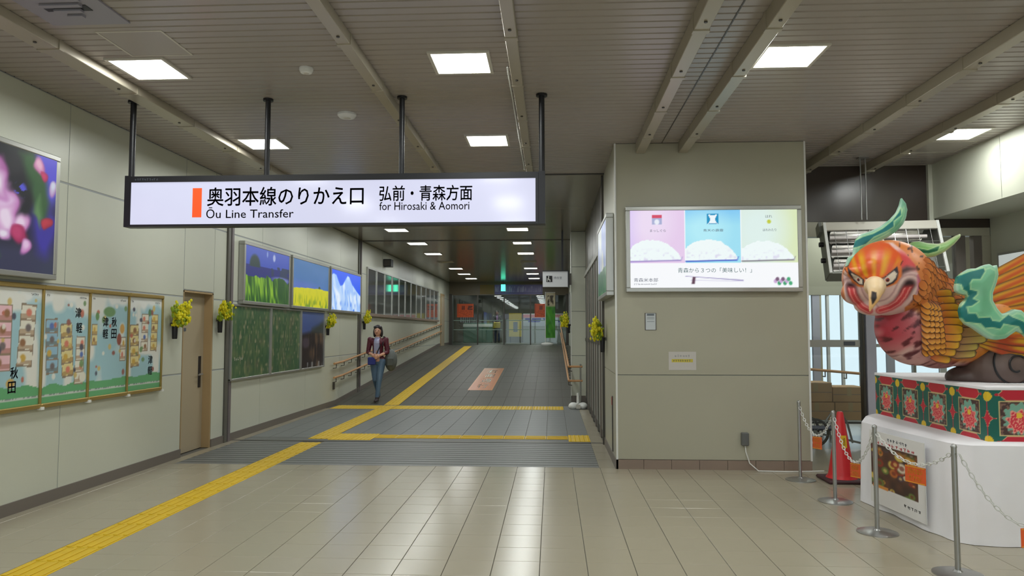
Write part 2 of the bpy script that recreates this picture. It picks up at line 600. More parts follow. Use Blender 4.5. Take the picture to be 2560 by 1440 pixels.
SCALES = [(2.898,1.737,2.933,1.673,0.049),(2.887,1.69,2.922,1.627,0.049),(2.879,1.644,2.914,1.58,0.049),(2.874,1.597,2.909,1.534,0.049),(2.872,1.55,2.907,1.487,0.049),(2.874,1.504,2.909,1.441,0.049),(2.878,1.457,2.913,1.395,0.049),(2.886,1.411,2.921,1.348,0.049),(2.897,1.365,2.932,1.302,0.049),(2.92,1.73,2.954,1.667,0.049),(2.912,1.685,2.947,1.622,0.049),(2.907,1.64,2.942,1.577,0.049),(2.905,1.595,2.94,1.532,0.049),(2.906,1.55,2.94,1.487,0.049),(2.909,1.506,2.943,1.443,0.049),(2.914,1.461,2.949,1.398,0.049),(2.923,1.416,2.957,1.353,0.049),(2.934,1.371,2.968,1.308,0.049),(2.945,1.724,2.979,1.661,0.049),(2.941,1.681,2.975,1.617,0.049),(2.939,1.637,2.974,1.574,0.049),(2.939,1.594,2.974,1.531,0.049),(2.942,1.55,2.976,1.487,0.049),(2.946,1.507,2.981,1.444,0.049),(2.953,1.464,2.988,1.401,0.049),(2.962,1.421,2.997,1.358,0.049),(2.974,1.377,3.008,1.315,0.049),(2.966,1.718,3.001,1.654,0.049),(2.966,1.676,3.001,1.613,0.049),(2.967,1.634,3.002,1.571,0.049),(2.97,1.592,3.005,1.529,0.049),(2.975,1.55,3.009,1.487,0.049),(2.981,1.509,3.016,1.446,0.049),(2.989,1.467,3.024,1.404,0.049),(2.999,1.425,3.034,1.363,0.049),(3.011,1.384,3.045,1.321,0.049)]
COVERTS = [(2.987,1.784,3.168,1.799,0.069),(2.992,1.731,3.175,1.741,0.069),(2.995,1.677,3.18,1.683,0.069),(2.998,1.624,3.182,1.625,0.069),(2.998,1.571,3.18,1.567,0.069),(2.996,1.517,3.174,1.509,0.069),(2.993,1.464,3.164,1.451,0.069),(2.987,1.411,3.15,1.393,0.069),(2.98,1.358,3.134,1.335,0.069),(2.972,1.305,3.115,1.277,0.069)]
PRIMARIES = [(3.115,1.762,3.33,1.786,0.069),(3.112,1.706,3.383,1.729,0.069),(3.108,1.651,3.425,1.673,0.069),(3.105,1.596,3.447,1.616,0.069),(3.101,1.541,3.444,1.56,0.069),(3.098,1.486,3.416,1.503,0.069),(3.095,1.431,3.368,1.447,0.069),(3.091,1.376,3.31,1.39,0.069),(3.088,1.321,3.307,1.334,0.069)]
TAILFEATHERS = [(3.306,1.793,4.236,2.293,0.111),(3.304,1.748,4.231,2.18,0.111),(3.303,1.704,4.226,2.066,0.111),(3.301,1.66,4.221,1.953,0.111),(3.299,1.616,4.216,1.84,0.111),(3.298,1.572,4.211,1.728,0.111),(3.324,1.462,4.166,1.401,0.098),(3.323,1.437,4.161,1.295,0.098),(3.322,1.412,4.157,1.19,0.098),(2.957,1.889,3.18,1.878,0.118)]
NECK_PX_XZ = [(2.903,2.032),(2.948,2.012),(2.992,1.994),(3.037,1.977),(3.082,1.963),(3.127,1.95),(3.172,1.939),(3.217,1.93),(3.261,1.923),(2.907,1.987),(2.952,1.967),(2.997,1.949),(3.042,1.933),(3.087,1.918),(3.131,1.906),(3.176,1.895),(3.221,1.886),(3.266,1.879),(2.875,1.943),(2.92,1.923),(2.965,1.905),(3.01,1.889),(3.055,1.874),(3.099,1.862),(3.144,1.851),(3.189,1.842),(3.234,1.835),(2.88,1.898),(2.925,1.879),(2.97,1.861),(3.014,1.844),(3.059,1.83),(3.104,1.817),(3.149,1.806),(3.194,1.797),(3.238,1.79),(2.848,1.854),(2.893,1.834),(2.937,1.816),(2.982,1.8),(3.027,1.786),(3.072,1.773),(3.117,1.762),(3.161,1.753),(3.206,1.746),(2.853,1.81),(2.897,1.79),(2.942,1.772),(2.987,1.756),(3.032,1.741),(3.076,1.729),(3.121,1.718),(3.166,1.709),(3.211,1.702),(2.82,1.765),(2.865,1.746),(2.91,1.728),(2.955,1.712),(3.0,1.697),(3.044,1.685),(3.089,1.674),(3.134,1.665),(3.179,1.658)]

# ---------------------------------------------------------------- structure: floor
WX = -4.43          # face of the left wall
CZ = 3.6            # ceiling height
TP = 0.3025         # tile pitch
TX0 = -0.083
RY0, RY1, RZ = 14.8, 28.5, 0.92   # ramp


def rampz(y):
    return RZ * min(1, max(0, (y - RY0) / (RY1 - RY0)))


fl = MB().box(-4.75, 8.2, -6.2, RY0, -0.3, -0.006)
floor = tag(fl.build('floor', M_grout), kind='structure')
YEL_COL = -11
tile_me = mesh_of(MB().box(0.002, TP - 0.002, 0.002, TP - 0.002, -0.006, 0, bev=0.0015), M_tile, 'floor_tile')
near, rest = [], []
rows = [8.2 - TP * (k + 1) for k in range(47)]
for r, y0 in enumerate(rows):
    for k in range(-15, 27):
        x0 = TX0 + TP * k
        if k == YEL_COL:
            continue
        if x0 < WX - 0.2 or x0 > 5.5:
            continue
        vis = y0 > 4.1 and x0 + TP > -0.83 * (y0 + TP) and x0 < 0.68 * (y0 + TP) and not (x0 > 2.8 and 5.4 < y0 < 7.5)
        (near if vis else rest).append((y0, x0))
near.sort()
rest += near[300:]
for y0, x0 in near[:300]:
    inst('floor_tile', tile_me, (x0, y0, 0), floor)
mb = MB()
for y0, x0 in rest:
    mb.box(max(x0 + 0.002, WX), min(x0 + TP - 0.002, 5.5), y0 + 0.002, y0 + TP - 0.002, -0.006, 0)
mb.box(2.82, 8.0, 8.2, 13.0, -0.006, 0)
mb.build('floor_tiles', M_tile, floor, kind='stuff')
# light borders along both walls of the passage
for a, b in ((WX, -4.29), (0.515, 0.69)):
    for k in range(12):
        y0 = 8.2 + k * 0.5
        if a > 0:
            y1 = min(y0 + 0.497, 14.2)
        else:
            y1 = y0 + 0.497
        if y0 < 14.1:
            MB().box(a, b, y0 + 0.003, y1, -0.006, 0).build('border_tile', M_tile, floor)
# ribbed slip-resistant bands before the joint
n = 12
for k in range(n):
    y0 = 8.203 + k * (1.745 / n)
    p = 1.745 / n
    for (a, b) in ((-4.287, TX0 + TP * YEL_COL), (TX0 + TP * (YEL_COL + 1), 0.512)):
        MB().box(a, b, y0, y0 + p * 0.55, -0.006, 0.0).build('ribbed_strip', M_rib, floor)
        MB().box(a, b, y0 + p * 0.57, y0 + p - 0.003, -0.006, -0.002).build('ribbed_strip', M_ribd, floor)
MB().box(WX, 0.69, 9.955, 10.02, -0.006, 0.001).build('expansion_joint_cover', M_dsteel, floor)
for k in range(3):
    y0 = 10.03 + k * 0.09
    MB().box(-4.287, 0.512, y0, y0 + 0.05, -0.006, 0).build('ribbed_strip', M_rib, floor)
    MB().box(-4.287, 0.512, y0 + 0.052, y0 + 0.088, -0.006, -0.002).build('ribbed_strip', M_ribd, floor)
# grey tiles up to the ramp
mb = MB()
for k in range(-14, 2):
    x0, x1 = max(TX0 + TP * k + 0.003, -4.287), min(TX0 + TP * (k + 1) - 0.003, 0.512)
    if x1 - x0 < 0.03:
        continue
    y0 = 10.302
    while y0 < RY0 - 0.02:
        mb.box(x0, x1, y0, min(y0 + TP - 0.003, RY0), -0.006, 0)
        y0 += TP
mb.build('grey_floor_tiles', M_gtile, floor, kind='stuff')
# ramp and upper landing
mb = MB()
mb.prism([(RY0, -0.3), (RY1, -0.3), (RY1, RZ - 0.005), (RY0, -0.005)], 'x', WX - 0.2, 0.9)
mb.box(WX - 2.5, 4.0, RY1, 46, -0.3, RZ - 0.005)
ramp = tag(mb.build('floor_ramp', M_grout), kind='structure')
mb = MB()
for k in range(-15, 3):
    x0, x1 = max(TX0 + TP * k + 0.004, WX), min(TX0 + TP * (k + 1) - 0.004, 0.69)
    if x1 - x0 < 0.03:
        continue
    for j in range(12):
        ya = RY0 + (RY1 - RY0) * j / 12 + (0.01 if j else 0)
        yb = RY0 + (RY1 - RY0) * (j + 1) / 12
        mb.prism([(ya, rampz(ya) - 0.005), (yb, rampz(yb) - 0.005), (yb, rampz(yb)), (ya, rampz(ya))], 'x', x0, x1)
    mb.box(x0, x1, RY1 + 0.005, 31.5, RZ - 0.005, RZ)
mb.box(WX - 2, 4.0, 31.51, 46, RZ - 0.005, RZ)
mb.build('ramp_tiles', M_gdark, ramp, kind='stuff')

# tactile guide paving: tiles with raised bars or studs
def tactile(bars):
    m = MB().box(0.003, TP - 0.003, 0.003, TP - 0.003, 0, 0.004, bev=0.001)
    if bars:
        for i in range(4):
            x = TP * (i + 0.5) / 4
            m.box(x - 0.015, x + 0.015, 0.015, TP - 0.015, 0.004, 0.009, bev=0.002)
    else:
        for i in range(5):
            for j in range(5):
                m.cyl((TP * (i + 0.5) / 5, TP * (j + 0.5) / 5, 0.004), (TP * (i + 0.5) / 5, TP * (j + 0.5) / 5, 0.009), 0.017, 0.011, n=6)
    return mesh_of(m, M_yel, 'tactile_tile')


tb, td = tactile(True), tactile(False)
GX = TX0 + TP * YEL_COL
strip = thing('tactile_guide_path', (GX + TP / 2, 5, 0), 'long yellow tactile guide strip of barred tiles running up the passage', 'tactile paving')
for k in range(-16, 38):
    y0 = 4.1 + k * TP
    if y0 < -6 or y0 + TP > RY0:
        continue
    if 9.93 < y0 + TP and y0 < 10.03:
        continue
    inst('tactile_tile', tb, (GX, y0, -0.005 if y0 < 9.9 else 0.0004), strip)
L = math.hypot(RY1 - RY0, RZ)
nt = int(L / TP)
for k in range(nt):
    d = k * TP / L
    inst('tactile_tile', tb, (GX - 0.0 * d, RY0 + (RY1 - RY0) * d, RZ * d + 0.001), strip, rot=(math.atan2(RZ, RY1 - RY0), 0, 0))
cross = thing('tactile_warning_row', (-2, 14.2, 0), 'yellow studded tactile warning row crossing the passage at the ramp foot', 'tactile paving')
for k in range(-14, 1):
    if k == YEL_COL:
        continue
    inst('tactile_tile', td, (TX0 + TP * k, 14.1, 0.0), cross)
    inst('tactile_tile', td, (TX0 + TP * k, 14.1 + TP, 0.0), cross)
branch = thing('tactile_branch_path', (-1.3, 10.45, 0), 'thin yellow tactile branch strip beside the floor joint leading to a studded block', 'tactile paving')
for k in range(-10, -8):
    for j in range(2):
        inst('tactile_tile', td, (TX0 + TP * k, 10.07 + TP * j, 0.0), branch)
for k in range(-8, 1):
    inst('tactile_tile', tb, (TX0 + TP * k + TP, 10.27, 0.0), branch, rot=(0, 0, math.pi / 2))
for j in range(2):
    inst('tactile_tile', td, (TX0 + TP, 10.07 + TP * j, 0.0), branch)
for o in branch.children:
    o.scale.z = 1.2

# floor sticker on the ramp
ang = math.atan2(RZ, RY1 - RY0)
stk = thing('floor_sticker', (-1.66, 16.9, rampz(16.9)), 'long orange floor sticker with dark lettering on the ramp', 'sticker')
vd = Vector((0, math.cos(ang), math.sin(ang)))
o0 = Vector((-1.95, 16.9, rampz(16.9) + 0.003))
sheet('sticker_print', o0, X, vd, 0.57, 4.3, 12, 40, lambda U, V: lay(const(U, (206, 138, 84)), rect(U, V, 0.06, 0.94, 0.02, 0.98), (190, 116, 66)), M_print, stk)
for i, ch in enumerate('行通側右'):
    text(ch, o0 + X * 0.16 + vd * (0.35 + i * 0.95) + Vector((0, 0, 0.002)), X, vd, 0.26, 0.7, M_brown, stk)

# ---------------------------------------------------------------- ceiling
mb = MB().box(-4.75, 8.2, -6.2, 46, CZ + 0.012, CZ + 0.3)
ceiling = tag(mb.build('ceiling', M_cgap), kind='structure')
pl = MB()
pl.prism([(0.004, CZ + 0.012), (0.012, CZ), (0.09, CZ), (0.098, CZ + 0.012)], 'x', WX, 5.6)
pl_me = mesh_of(pl, M_ceil, 'ceiling_plank')
for k in range(56):
    inst('ceiling_plank', pl_me, (0, 4.1 + 0.1 * k, 0), ceiling)
mb = MB()
for k in range(100):
    y0 = 4.1 - 0.1 * (k + 1)
    mb.prism([(y0 + 0.004, CZ + 0.012), (y0 + 0.012, CZ), (y0 + 0.09, CZ), (y0 + 0.098, CZ + 0.012)], 'x', WX, 5.6)
mb.build('ceiling_planks', M_ceil, ceiling, kind='stuff')
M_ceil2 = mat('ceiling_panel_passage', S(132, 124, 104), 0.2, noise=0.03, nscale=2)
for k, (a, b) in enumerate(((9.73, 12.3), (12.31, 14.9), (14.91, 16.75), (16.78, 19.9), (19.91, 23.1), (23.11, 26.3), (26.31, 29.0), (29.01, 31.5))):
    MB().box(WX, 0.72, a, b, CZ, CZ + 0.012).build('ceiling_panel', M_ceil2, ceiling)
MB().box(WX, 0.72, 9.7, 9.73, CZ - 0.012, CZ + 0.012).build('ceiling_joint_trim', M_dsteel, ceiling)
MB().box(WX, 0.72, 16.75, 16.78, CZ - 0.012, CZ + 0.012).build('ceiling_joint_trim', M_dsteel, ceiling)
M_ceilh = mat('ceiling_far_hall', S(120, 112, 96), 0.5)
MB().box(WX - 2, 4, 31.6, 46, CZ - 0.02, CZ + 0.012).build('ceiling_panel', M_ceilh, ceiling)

# ---------------------------------------------------------------- left wall
wl = MB()
wl.box(-4.75, WX - 0.004, -6.2, 8.58, -0.1, CZ)
wl.box(-4.75, WX - 0.004, 8.58, 9.36, 2.0, CZ)
wl.box(-4.75, -4.58, 8.58, 9.36, -0.1, 2.0)
wl.box(-4.75, WX - 0.004, 9.36, 31.6, -0.1, CZ)
wall_left = tag(wl.build('wall_left', M_seam), kind='structure')


def wpanel(y0, y1, z0, z1):
    MB().box(WX - 0.004, WX, y0 + 0.004, y1 - 0.004, z0 + 0.009, z1 - 0.009, bev=0.0015).build('wall_panel', M_wall, wall_left)


zr = [0.0, 0.99, 1.915, 2.85, CZ]
ye = [-6.2, -4.0, -2.0, 0.1, 2.2, 4.3, 6.42, 8.575]
for a, b in zip(ye[:-1], ye[1:]):
    for c, d in zip(zr[:-1], zr[1:]):
        wpanel(a, b, c, d)
wpanel(8.58, 9.365, 2.0, 2.85)
wpanel(8.58, 9.365, 2.85, CZ)
for c, d in zip(zr[:-1], zr[1:]):
    wpanel(9.365, 9.72, c, d)
ye = [9.9, 10.95, 13.0, 15.1, 16.5]
for a, b in zip(ye[:-1], ye[1:]):
    for c, d in zip(zr[:-1], zr[1:]):
        wpanel(a, b, c, d)
ye = [16.75, 18.9, 21.0, 23.1, 25.2, 27.3, 28.3, 30.0, 31.5]
for a, b in zip(ye[:-1], ye[1:]):
    for c, d in zip(zr[:-1], zr[1:]):
        wpanel(a, b, c, d)
# dark metal expansion-joint posts
M_jp = mat('joint_post_dark', S(92, 90, 82), 0.45)
M_jp2 = mat('joint_post_mid', S(112, 104, 104), 0.45)
for y0, y1 in ((9.72, 9.9), (16.5, 16.75)):
    MB().box(WX - 0.004, WX + 0.004, y0, y1, 0.0, CZ).build('joint_post', M_dsteel, wall_left)
    MB().box(WX, WX + 0.025, y0, y0 + 0.08, 0.0, CZ, bev=0.003).build('joint_post', M_jp, wall_left)
    MB().box(WX, WX + 0.025, y1 - 0.07, y1, 0.0, CZ, bev=0.003).build('joint_post', M_jp2, wall_left)
# skirting
sk = MB()
sk.box(WX, WX + 0.014, -6.2, 8.58, 0, 0.1)
sk.box(WX, WX + 0.014, 9.365, 9.72, 0, 0.1)
sk.box(WX, WX + 0.014, 9.9, RY0, 0, 0.1)
sk.prism([(RY0, 0), (RY1, RZ), (31.5, RZ), (31.5, RZ + 0.1), (RY1, RZ + 0.1), (RY0, 0.1)], 'x', WX, WX + 0.014)
tag(sk.build('baseboard_left', M_skirt), kind='structure')

# steel door in the left wall
d = thing('door_1', (-4.5, 8.97, 0), 'beige steel service door with lever handle set back in the left wall', 'door', kind='structure')
MB().box(-4.575, -4.535, 8.60, 9.33, 0.005, 1.975).build('door_leaf', M_door, d)
jb = MB().box(-4.575, WX - 0.0, 8.585, 8.60, 0, 1.99).box(-4.575, WX, 9.33, 9.36, 0, 1.99).box(-4.575, WX, 8.585, 9.36, 1.975, 1.995)
jb.build('door_jamb', M_jamb, d)
h = MB().box(-4.535, -4.525, 9.2, 9.26, 0.78, 1.18, bev=0.003).build('lock_plate', M_black, d)
MB().tube([(-4.53, 9.23, 0.95), (-4.49, 9.23, 0.95), (-4.485, 9.13, 0.945)], 0.012).build('lever', M_steel, h)
MB().box(-4.535, -4.531, 8.7, 8.86, 1.5, 1.54).build('name_plate', M_inkg, d)
MB().box(-4.44, -4.431, 9.335, 9.355, 0.4, 0.5).build('hinge', M_steel, d)

# ---------------------------------------------------------------- pillar block between passage and entrance
PY = 8.15
pb = MB().box(0.715, 2.785, PY + 0.015, 9.86, -0.1, CZ).box(0.76, 2.785, 9.86, 31.6, -0.1, CZ)
wall_center = tag(pb.build('wall_center', M_seam), kind='structure')


def ppanel(x0, x1, z0, z1):
    MB().box(x0 + 0.003, x1 - 0.003, PY, PY + 0.016, z0 + 0.004, z1 - 0.004, bev=0.002).build('wall_panel', M_pillar, wall_center)


ppanel(0.715, 2.785, 0.1, 1.02)
ppanel(0.715, 2.785, 1.02, CZ)
MB().box(0.70, 0.718, PY - 0.003, 9.84, 0.1, 1.02).build('wall_panel', M_pillar, wall_center)
MB().box(0.70, 0.718, PY - 0.003, 9.84, 1.028, CZ).build('wall_panel', M_pillar, wall_center)
for x in (0.699, 2.781):
    MB().box(x, x + 0.02, PY - 0.006, PY + 0.016, 0.1, CZ, bev=0.002).build('corner_trim', M_white, wall_center)
MB().box(2.785, 2.80, PY, 13, 0.1, CZ).build('wall_panel', M_pillar, wall_center)
for k in range(7):
    MB().box(0.695 + 0.3 * k + 0.002, min(0.695 + 0.3 * (k + 1), 2.8) - 0.002, PY - 0.012, PY + 0.016, 0, 0.1).build('skirting_tile', M_skirt2, wall_center)
MB().box(0.688, 0.718, PY - 0.012, 9.84, 0, 0.1).build('skirting', M_skirt, wall_center)
MB().box(0.67, 0.74, 9.84, 9.9, 0, CZ, bev=0.004).build('joint_post', M_dsteel, wall_center)

# panelled partition on the passage side
sh = thing('panelled_partition', (0.72, 12.6, 0), 'grey partition of tall panels between dark posts along the passage', 'partition', kind='structure')
M_slat = mat('slat_grey', S(150, 149, 140), 0.45, metal=0.1)
n = 9
for k in range(n):
    y0 = 9.92 + 5.48 * k / n
    y1 = 9.92 + 5.48 * (k + 1) / n
    MB().box(0.70, 0.73, y0 + 0.05, y1, 0.12, 2.62).build('panel', M_slat, sh)
    MB().box(0.70, 0.73, y0 + 0.05, y1, 0.02, 0.115).build('kick_plate', M_dsteel, sh)
    MB().box(0.682, 0.74, y0, y0 + 0.05, 0.0, 2.62, bev=0.003).build('post', M_jp if k % 2 == 0 else M_skirt, sh)
MB().box(0.675, 0.76, 9.9, 15.4, 2.62, 2.70).build('head_rail', M_slat, sh)
MB().box(0.69, 0.71, 9.9, 15.4, 1.30, 1.36).build('cross_band', M_dsteel, sh)
M_dk = mat('transom_panel_dark', S(84, 78, 68), 0.3)
for k in range(6):
    MB().box(0.705, 0.76, 9.9 + k * 0.916 + 0.01, 9.9 + (k + 1) * 0.916 - 0.01, 2.705, CZ).build('transom_panel', M_dk, sh)

# square column and right wall of the ramp
cz = MB().box(0.41, 0.78, 15.42, 16.0, 0.0, CZ)
column = tag(cz.build('wall_column', M_seam), kind='structure')
for a, b in zip([0.0, 0.99, 1.915, 2.85], [0.99, 1.915, 2.85, CZ]):
    MB().box(0.405, 0.775, 15.405, 15.425, a + 0.005, b - 0.005, bev=0.002).build('wall_panel', M_wall, column)
    MB().box(0.402, 0.415, 15.41, 16.0, a + 0.005, b - 0.005).build('wall_panel', M_wall, column)
MB().box(0.398, 0.41, 15.40, 15.412, 0.1, CZ).build('corner_trim', M_white, column)
MB().box(0.395, 0.775, 15.40, 15.42, 0, 0.16).build('skirting', M_skirt, column)
wr = MB().box(0.71, 0.765, 16.0, 31.6, -0.1, CZ)
wall_ramp = tag(wr.build('wall_ramp_right', M_wall), kind='structure')
M_dglass = mat('dark_window_glass', S(58, 60, 58), 0.06, spec=0.9)
w2 = thing('window_2', (0.7, 22, 1.9), 'dark glazed window band with slim frames on the right of the ramp', 'window', kind='structure')
MB().box(0.695, 0.712, 16.4, 29.5, 1.5, 3.0).build('pane', M_dglass, w2)
for k in range(9):
    y = 16.4 + k * 13.1 / 8
    MB().box(0.68, 0.712, y - 0.025, y + 0.025, 1.5, 3.0).build('mullion', M_alu, w2)

# dark glazed band in the left wall above the ramp
w1 = thing('window_1', (WX, 22.6, 1.9), 'dark glazed window band of twelve tall panes above the ramp handrail', 'window', kind='structure')
M_refl = mat('mirror_window_glass', S(186, 190, 186), 0.06, metal=0.8, spec=0.8)
wy0, wy1 = 17.25, 28.1
for k in range(12):
    a = wy0 + (wy1 - wy0) * k / 12
    b = wy0 + (wy1 - wy0) * (k + 1) / 12
    pm = mesh_of(MB().box(-0.006, 0.006, -(b - a) / 2 + 0.02, (b - a) / 2 - 0.02, 1.93, 3.0), M_refl, 'pane')
    inst('pane', pm, (WX + 0.02, (a + b) / 2, 0), w1, rot=(0, 0, math.radians(random.uniform(-0.5, 0.5))))
    MB().box(WX, WX + 0.045, a - 0.025, a + 0.025, 1.9, 3.02).build('mullion', M_alu, w1)
MB().box(WX, WX + 0.045, wy1 - 0.025, wy1 + 0.025, 1.9, 3.02).build('mullion', M_alu, w1)
MB().box(WX, WX + 0.08, wy0 - 0.03, wy1 + 0.03, 1.86, 1.93, bev=0.004).build('window_sill', M_skirt2, w1)
MB().box(WX, WX + 0.045, wy0 - 0.03, wy1 + 0.03, 3.0, 3.04).build('window_frame', M_alu, w1)
d3 = thing('door_3', (WX, 29.3, RZ), 'narrow brown framed door in the left wall at the top of the ramp', 'door', kind='structure')
MB().box(WX, WX + 0.02, 28.9, 29.9, RZ, 3.0).build('door_frame', M_jamb, d3)
MB().box(WX + 0.018, WX + 0.03, 29.0, 29.8, RZ, 2.92).build('door_leaf', M_door, d3)

# ---------------------------------------------------------------- entrance side on the right
wr = MB().box(5.52, 5.9, -6.2, 9.5, -0.1, 2.93)
wall_right = tag(wr.build('wall_right', M_seam), kind='structure')
ys = [-6.2, -4, -2, 0.1, 2.2, 4.3, 6.4, 8.0, 9.45]
for a, b in zip(ys[:-1], ys[1:]):
    for c, e in ((0.1, 1.02), (1.02, 1.95), (1.95, 2.93)):
        MB().box(5.50, 5.522, a + 0.004, b - 0.004, c + 0.004, e - 0.004).build('wall_panel', M_wall, wall_right)
bk = MB().box(4.81, 5.9, -6.2, 9.5, 2.93, CZ)
bulk = tag(bk.build('wall_bulkhead', M_seam), kind='structure')
for a, b in zip(ys[:-1], ys[1:]):
    MB().box(4.79, 4.812, a + 0.004, b - 0.004, 2.93, CZ).build('wall_panel', M_wall, bulk)
    MB().box(4.79, 5.5, a + 0.002, b - 0.002, 2.912, 2.93).build('soffit_panel', M_wall, bulk)
wb = MB().box(2.8, 4.8, 9.45, 9.6, 2.89, CZ)
head = tag(wb.build('wall_header', M_brown), kind='structure')
MB().box(4.74, 4.8, 9.40, 9.45, 2.89, CZ).build('corner_panel', M_wall, head)
MB().box(4.8, 5.5, 9.45, 9.6, 2.80, 2.93).build('header_panel', M_brown, head)
MB().box(2.8, 5.5, 9.46, 9.6, 2.70, 2.89).build('lintel', M_pillar, head)

# sliding entrance doors: posts, rails and glass
d2 = thing('door_2', (4.2, 9.5, 0), 'glazed sliding entrance doors in grey metal posts beside the pillar', 'door', kind='structure')
M_post = mat('door_post_grey', S(186, 186, 200), 0.45)
for x0, x1, m in ((3.95, 4.07, M_post), (3.90, 3.93, M_dsteel), (5.08, 5.2, M_skirt), (5.3, 5.4, M_skirt), (5.4, 5.52, M_pillar)):
    MB().box(x0, x1, 9.46, 9.56, 0, 2.70, bev=0.004).build('post', m, d2)
MB().box(2.8, 3.88, 9.49, 9.53, 1.30, 1.39).build('mid_rail', M_alu, d2)
MB().box(3.68, 3.82, 9.484, 9.49, 1.32, 1.37).build('rail_label', M_inkg, d2)
MB().box(4.07, 5.08, 9.49, 9.53, 1.30, 1.34).build('mid_rail', M_alu, d2)
Mg = glass('door_glass', (0.93, 0.96, 0.96), 0.06)
MB().box(2.8, 3.88, 9.505, 9.511, 0.02, 2.70).build('pane', Mg, d2)
MB().box(4.07, 5.08, 9.505, 9.511, 0.02, 2.70).build('pane', Mg, d2)

# vestibule with tall windows to the outside
vb = MB().box(2.8, 8.2, 12.8, 12.95, 2.12, CZ).box(2.8, 8.2, 12.8, 12.95, -0.1, 0.12)
wall_back = tag(vb.build('wall_vestibule', M_pillar), kind='structure')
MB().box(8.0, 8.2, 9.5, 12.95, -0.1, CZ).build('side_wall', M_pillar, wall_back)
MB().box(5.9, 8.2, 9.45, 9.55, -0.1, CZ).build('side_wall', M_pillar, wall_back)
w3 = thing('window_3', (5, 12.85, 0.1), 'tall bright windows with grey mullions behind the entrance doors', 'window', kind='structure')
Mfro = mat('frosted_glass', S(235, 242, 244), 0.5, trans=0.85)
M_pale = mat('pale_frame', S(226, 228, 224), 0.5)
M_tan = mat('tan_frame', S(186, 178, 150), 0.5)
gw = glass('window_glass', (0.95, 0.97, 0.97), 0.05)
bays = [('m', 0.06), ('p', 0.5), ('m', 0.06), ('p', 0.5), ('m', 0.06), ('p', 0.48), ('l', 0.12), ('t', 0.03), ('p', 0.09), ('w', 0.04), ('p', 0.2), ('w', 0.04), ('p', 0.26), ('m', 0.05), ('p', 0.4), ('l', 0.12), ('p', 0.3), ('m', 0.05), ('p', 0.4), ('w', 0.1), ('p', 0.35), ('m', 0.05), ('p', 0.5), ('m', 0.05), ('p', 0.5)]
xs = 2.8
for kind, wd in bays:
    if kind == 'p':
        MB().box(xs, xs + wd, 12.85, 12.857, 0.12, 2.12).build('pane', gw, w3)
    else:
        MB().box(xs, xs + wd, 12.81, 12.88, 0.12, 2.12).build('mullion', {'m': M_alu, 'l': M_post, 't': M_tan, 'w': M_pale}[kind], w3)
    xs += wd
vr = thing('handrail_vestibule', (4.6, 12.3, 0), 'light wooden handrail in front of the bright entrance windows', 'handrail')
MB().tube([(3.0, 12.3, 0.98), (5.6, 12.3, 0.76)], 0.022).build('rail', M_wood, vr)
for k in range(8):
    x = 3.1 + k * 0.34
    z = 0.98 - (x - 3.0) * 0.0846
    MB().tube([(x, 12.3, z - 0.02), (x, 12.3, z - 0.09), (x, 12.3, 0.0)] if k in (0, 7) else [(x, 12.3, z - 0.02), (x, 12.3, z - 0.1), (x, 12.4, z - 0.1)], 0.01, n=6).build('bracket', M_dsteel, vr)

# rear of the hall behind the viewer: glazed front
rb = MB().box(-4.75, 5.9, -6.3, -6.2, -0.1, 0.3).box(-4.75, 5.9, -6.3, -6.2, 3.2, CZ)
wall_rear = tag(rb.build('wall_rear', M_wall), kind='structure')
for k in range(8):
    x = -4.4 + k * 9.8 / 7
    MB().box(x - 0.06, x + 0.06, -6.3, -6.2, 0.3, 3.2).build('mullion', M_alu, wall_rear)

# ---------------------------------------------------------------- ceiling lamps
def make_lamp(lit):
    t = thing('ceiling_lamp', (0, 0, 0), 'x', 'lamp')
    fr = MB()
    for a, b, c, d in ((-0.235, 0.235, -0.235, -0.21), (-0.235, 0.235, 0.21, 0.235), (-0.235, -0.21, -0.21, 0.21), (0.21, 0.235, -0.21, 0.21)):
        fr.box(a, b, c, d, -0.014, 0.0)
    fr.build('lamp_frame', M_frame, t)
    MB().box(-0.21, 0.21, -0.21, 0.21, -0.006, -0.001).build('diffuser', M_lamp if lit else M_lampoff, t)
    for k in (-1, 0, 1):
        MB().box(k * 0.14 - 0.05, k * 0.14 + 0.05, -0.2, 0.2, -0.01, -0.006).build('tube_cover', M_lamp if lit else M_lampoff, t)
    if lit:
        ld = bpy.data.lights.new('lamp_light', 'AREA')
        ld.shape = 'SQUARE'
        ld.size = 0.42
        ld.energy = LAMP_W
        ld.color = (0.95, 1.0, 0.99)
        lo = bpy.data.objects.new('lamp_light', ld)
        COL.objects.link(lo)
        lo.parent = t
        lo.location = (0, 0, -0.0135)
    return t


lit0, off0 = make_lamp(True), make_lamp(False)
used = {True: False, False: False}
LX = (-3.21, -0.70, 1.81, 4.33)


def lamp(x, y, lit, label, group):
    src = lit0 if lit else off0
    if used[lit]:
        o = copy_tree(src, (x, y, CZ))
    else:
        o = src
        o.location = (x, y, CZ)
        used[lit] = True
    tag(o, label, 'lamp', group)
    return o


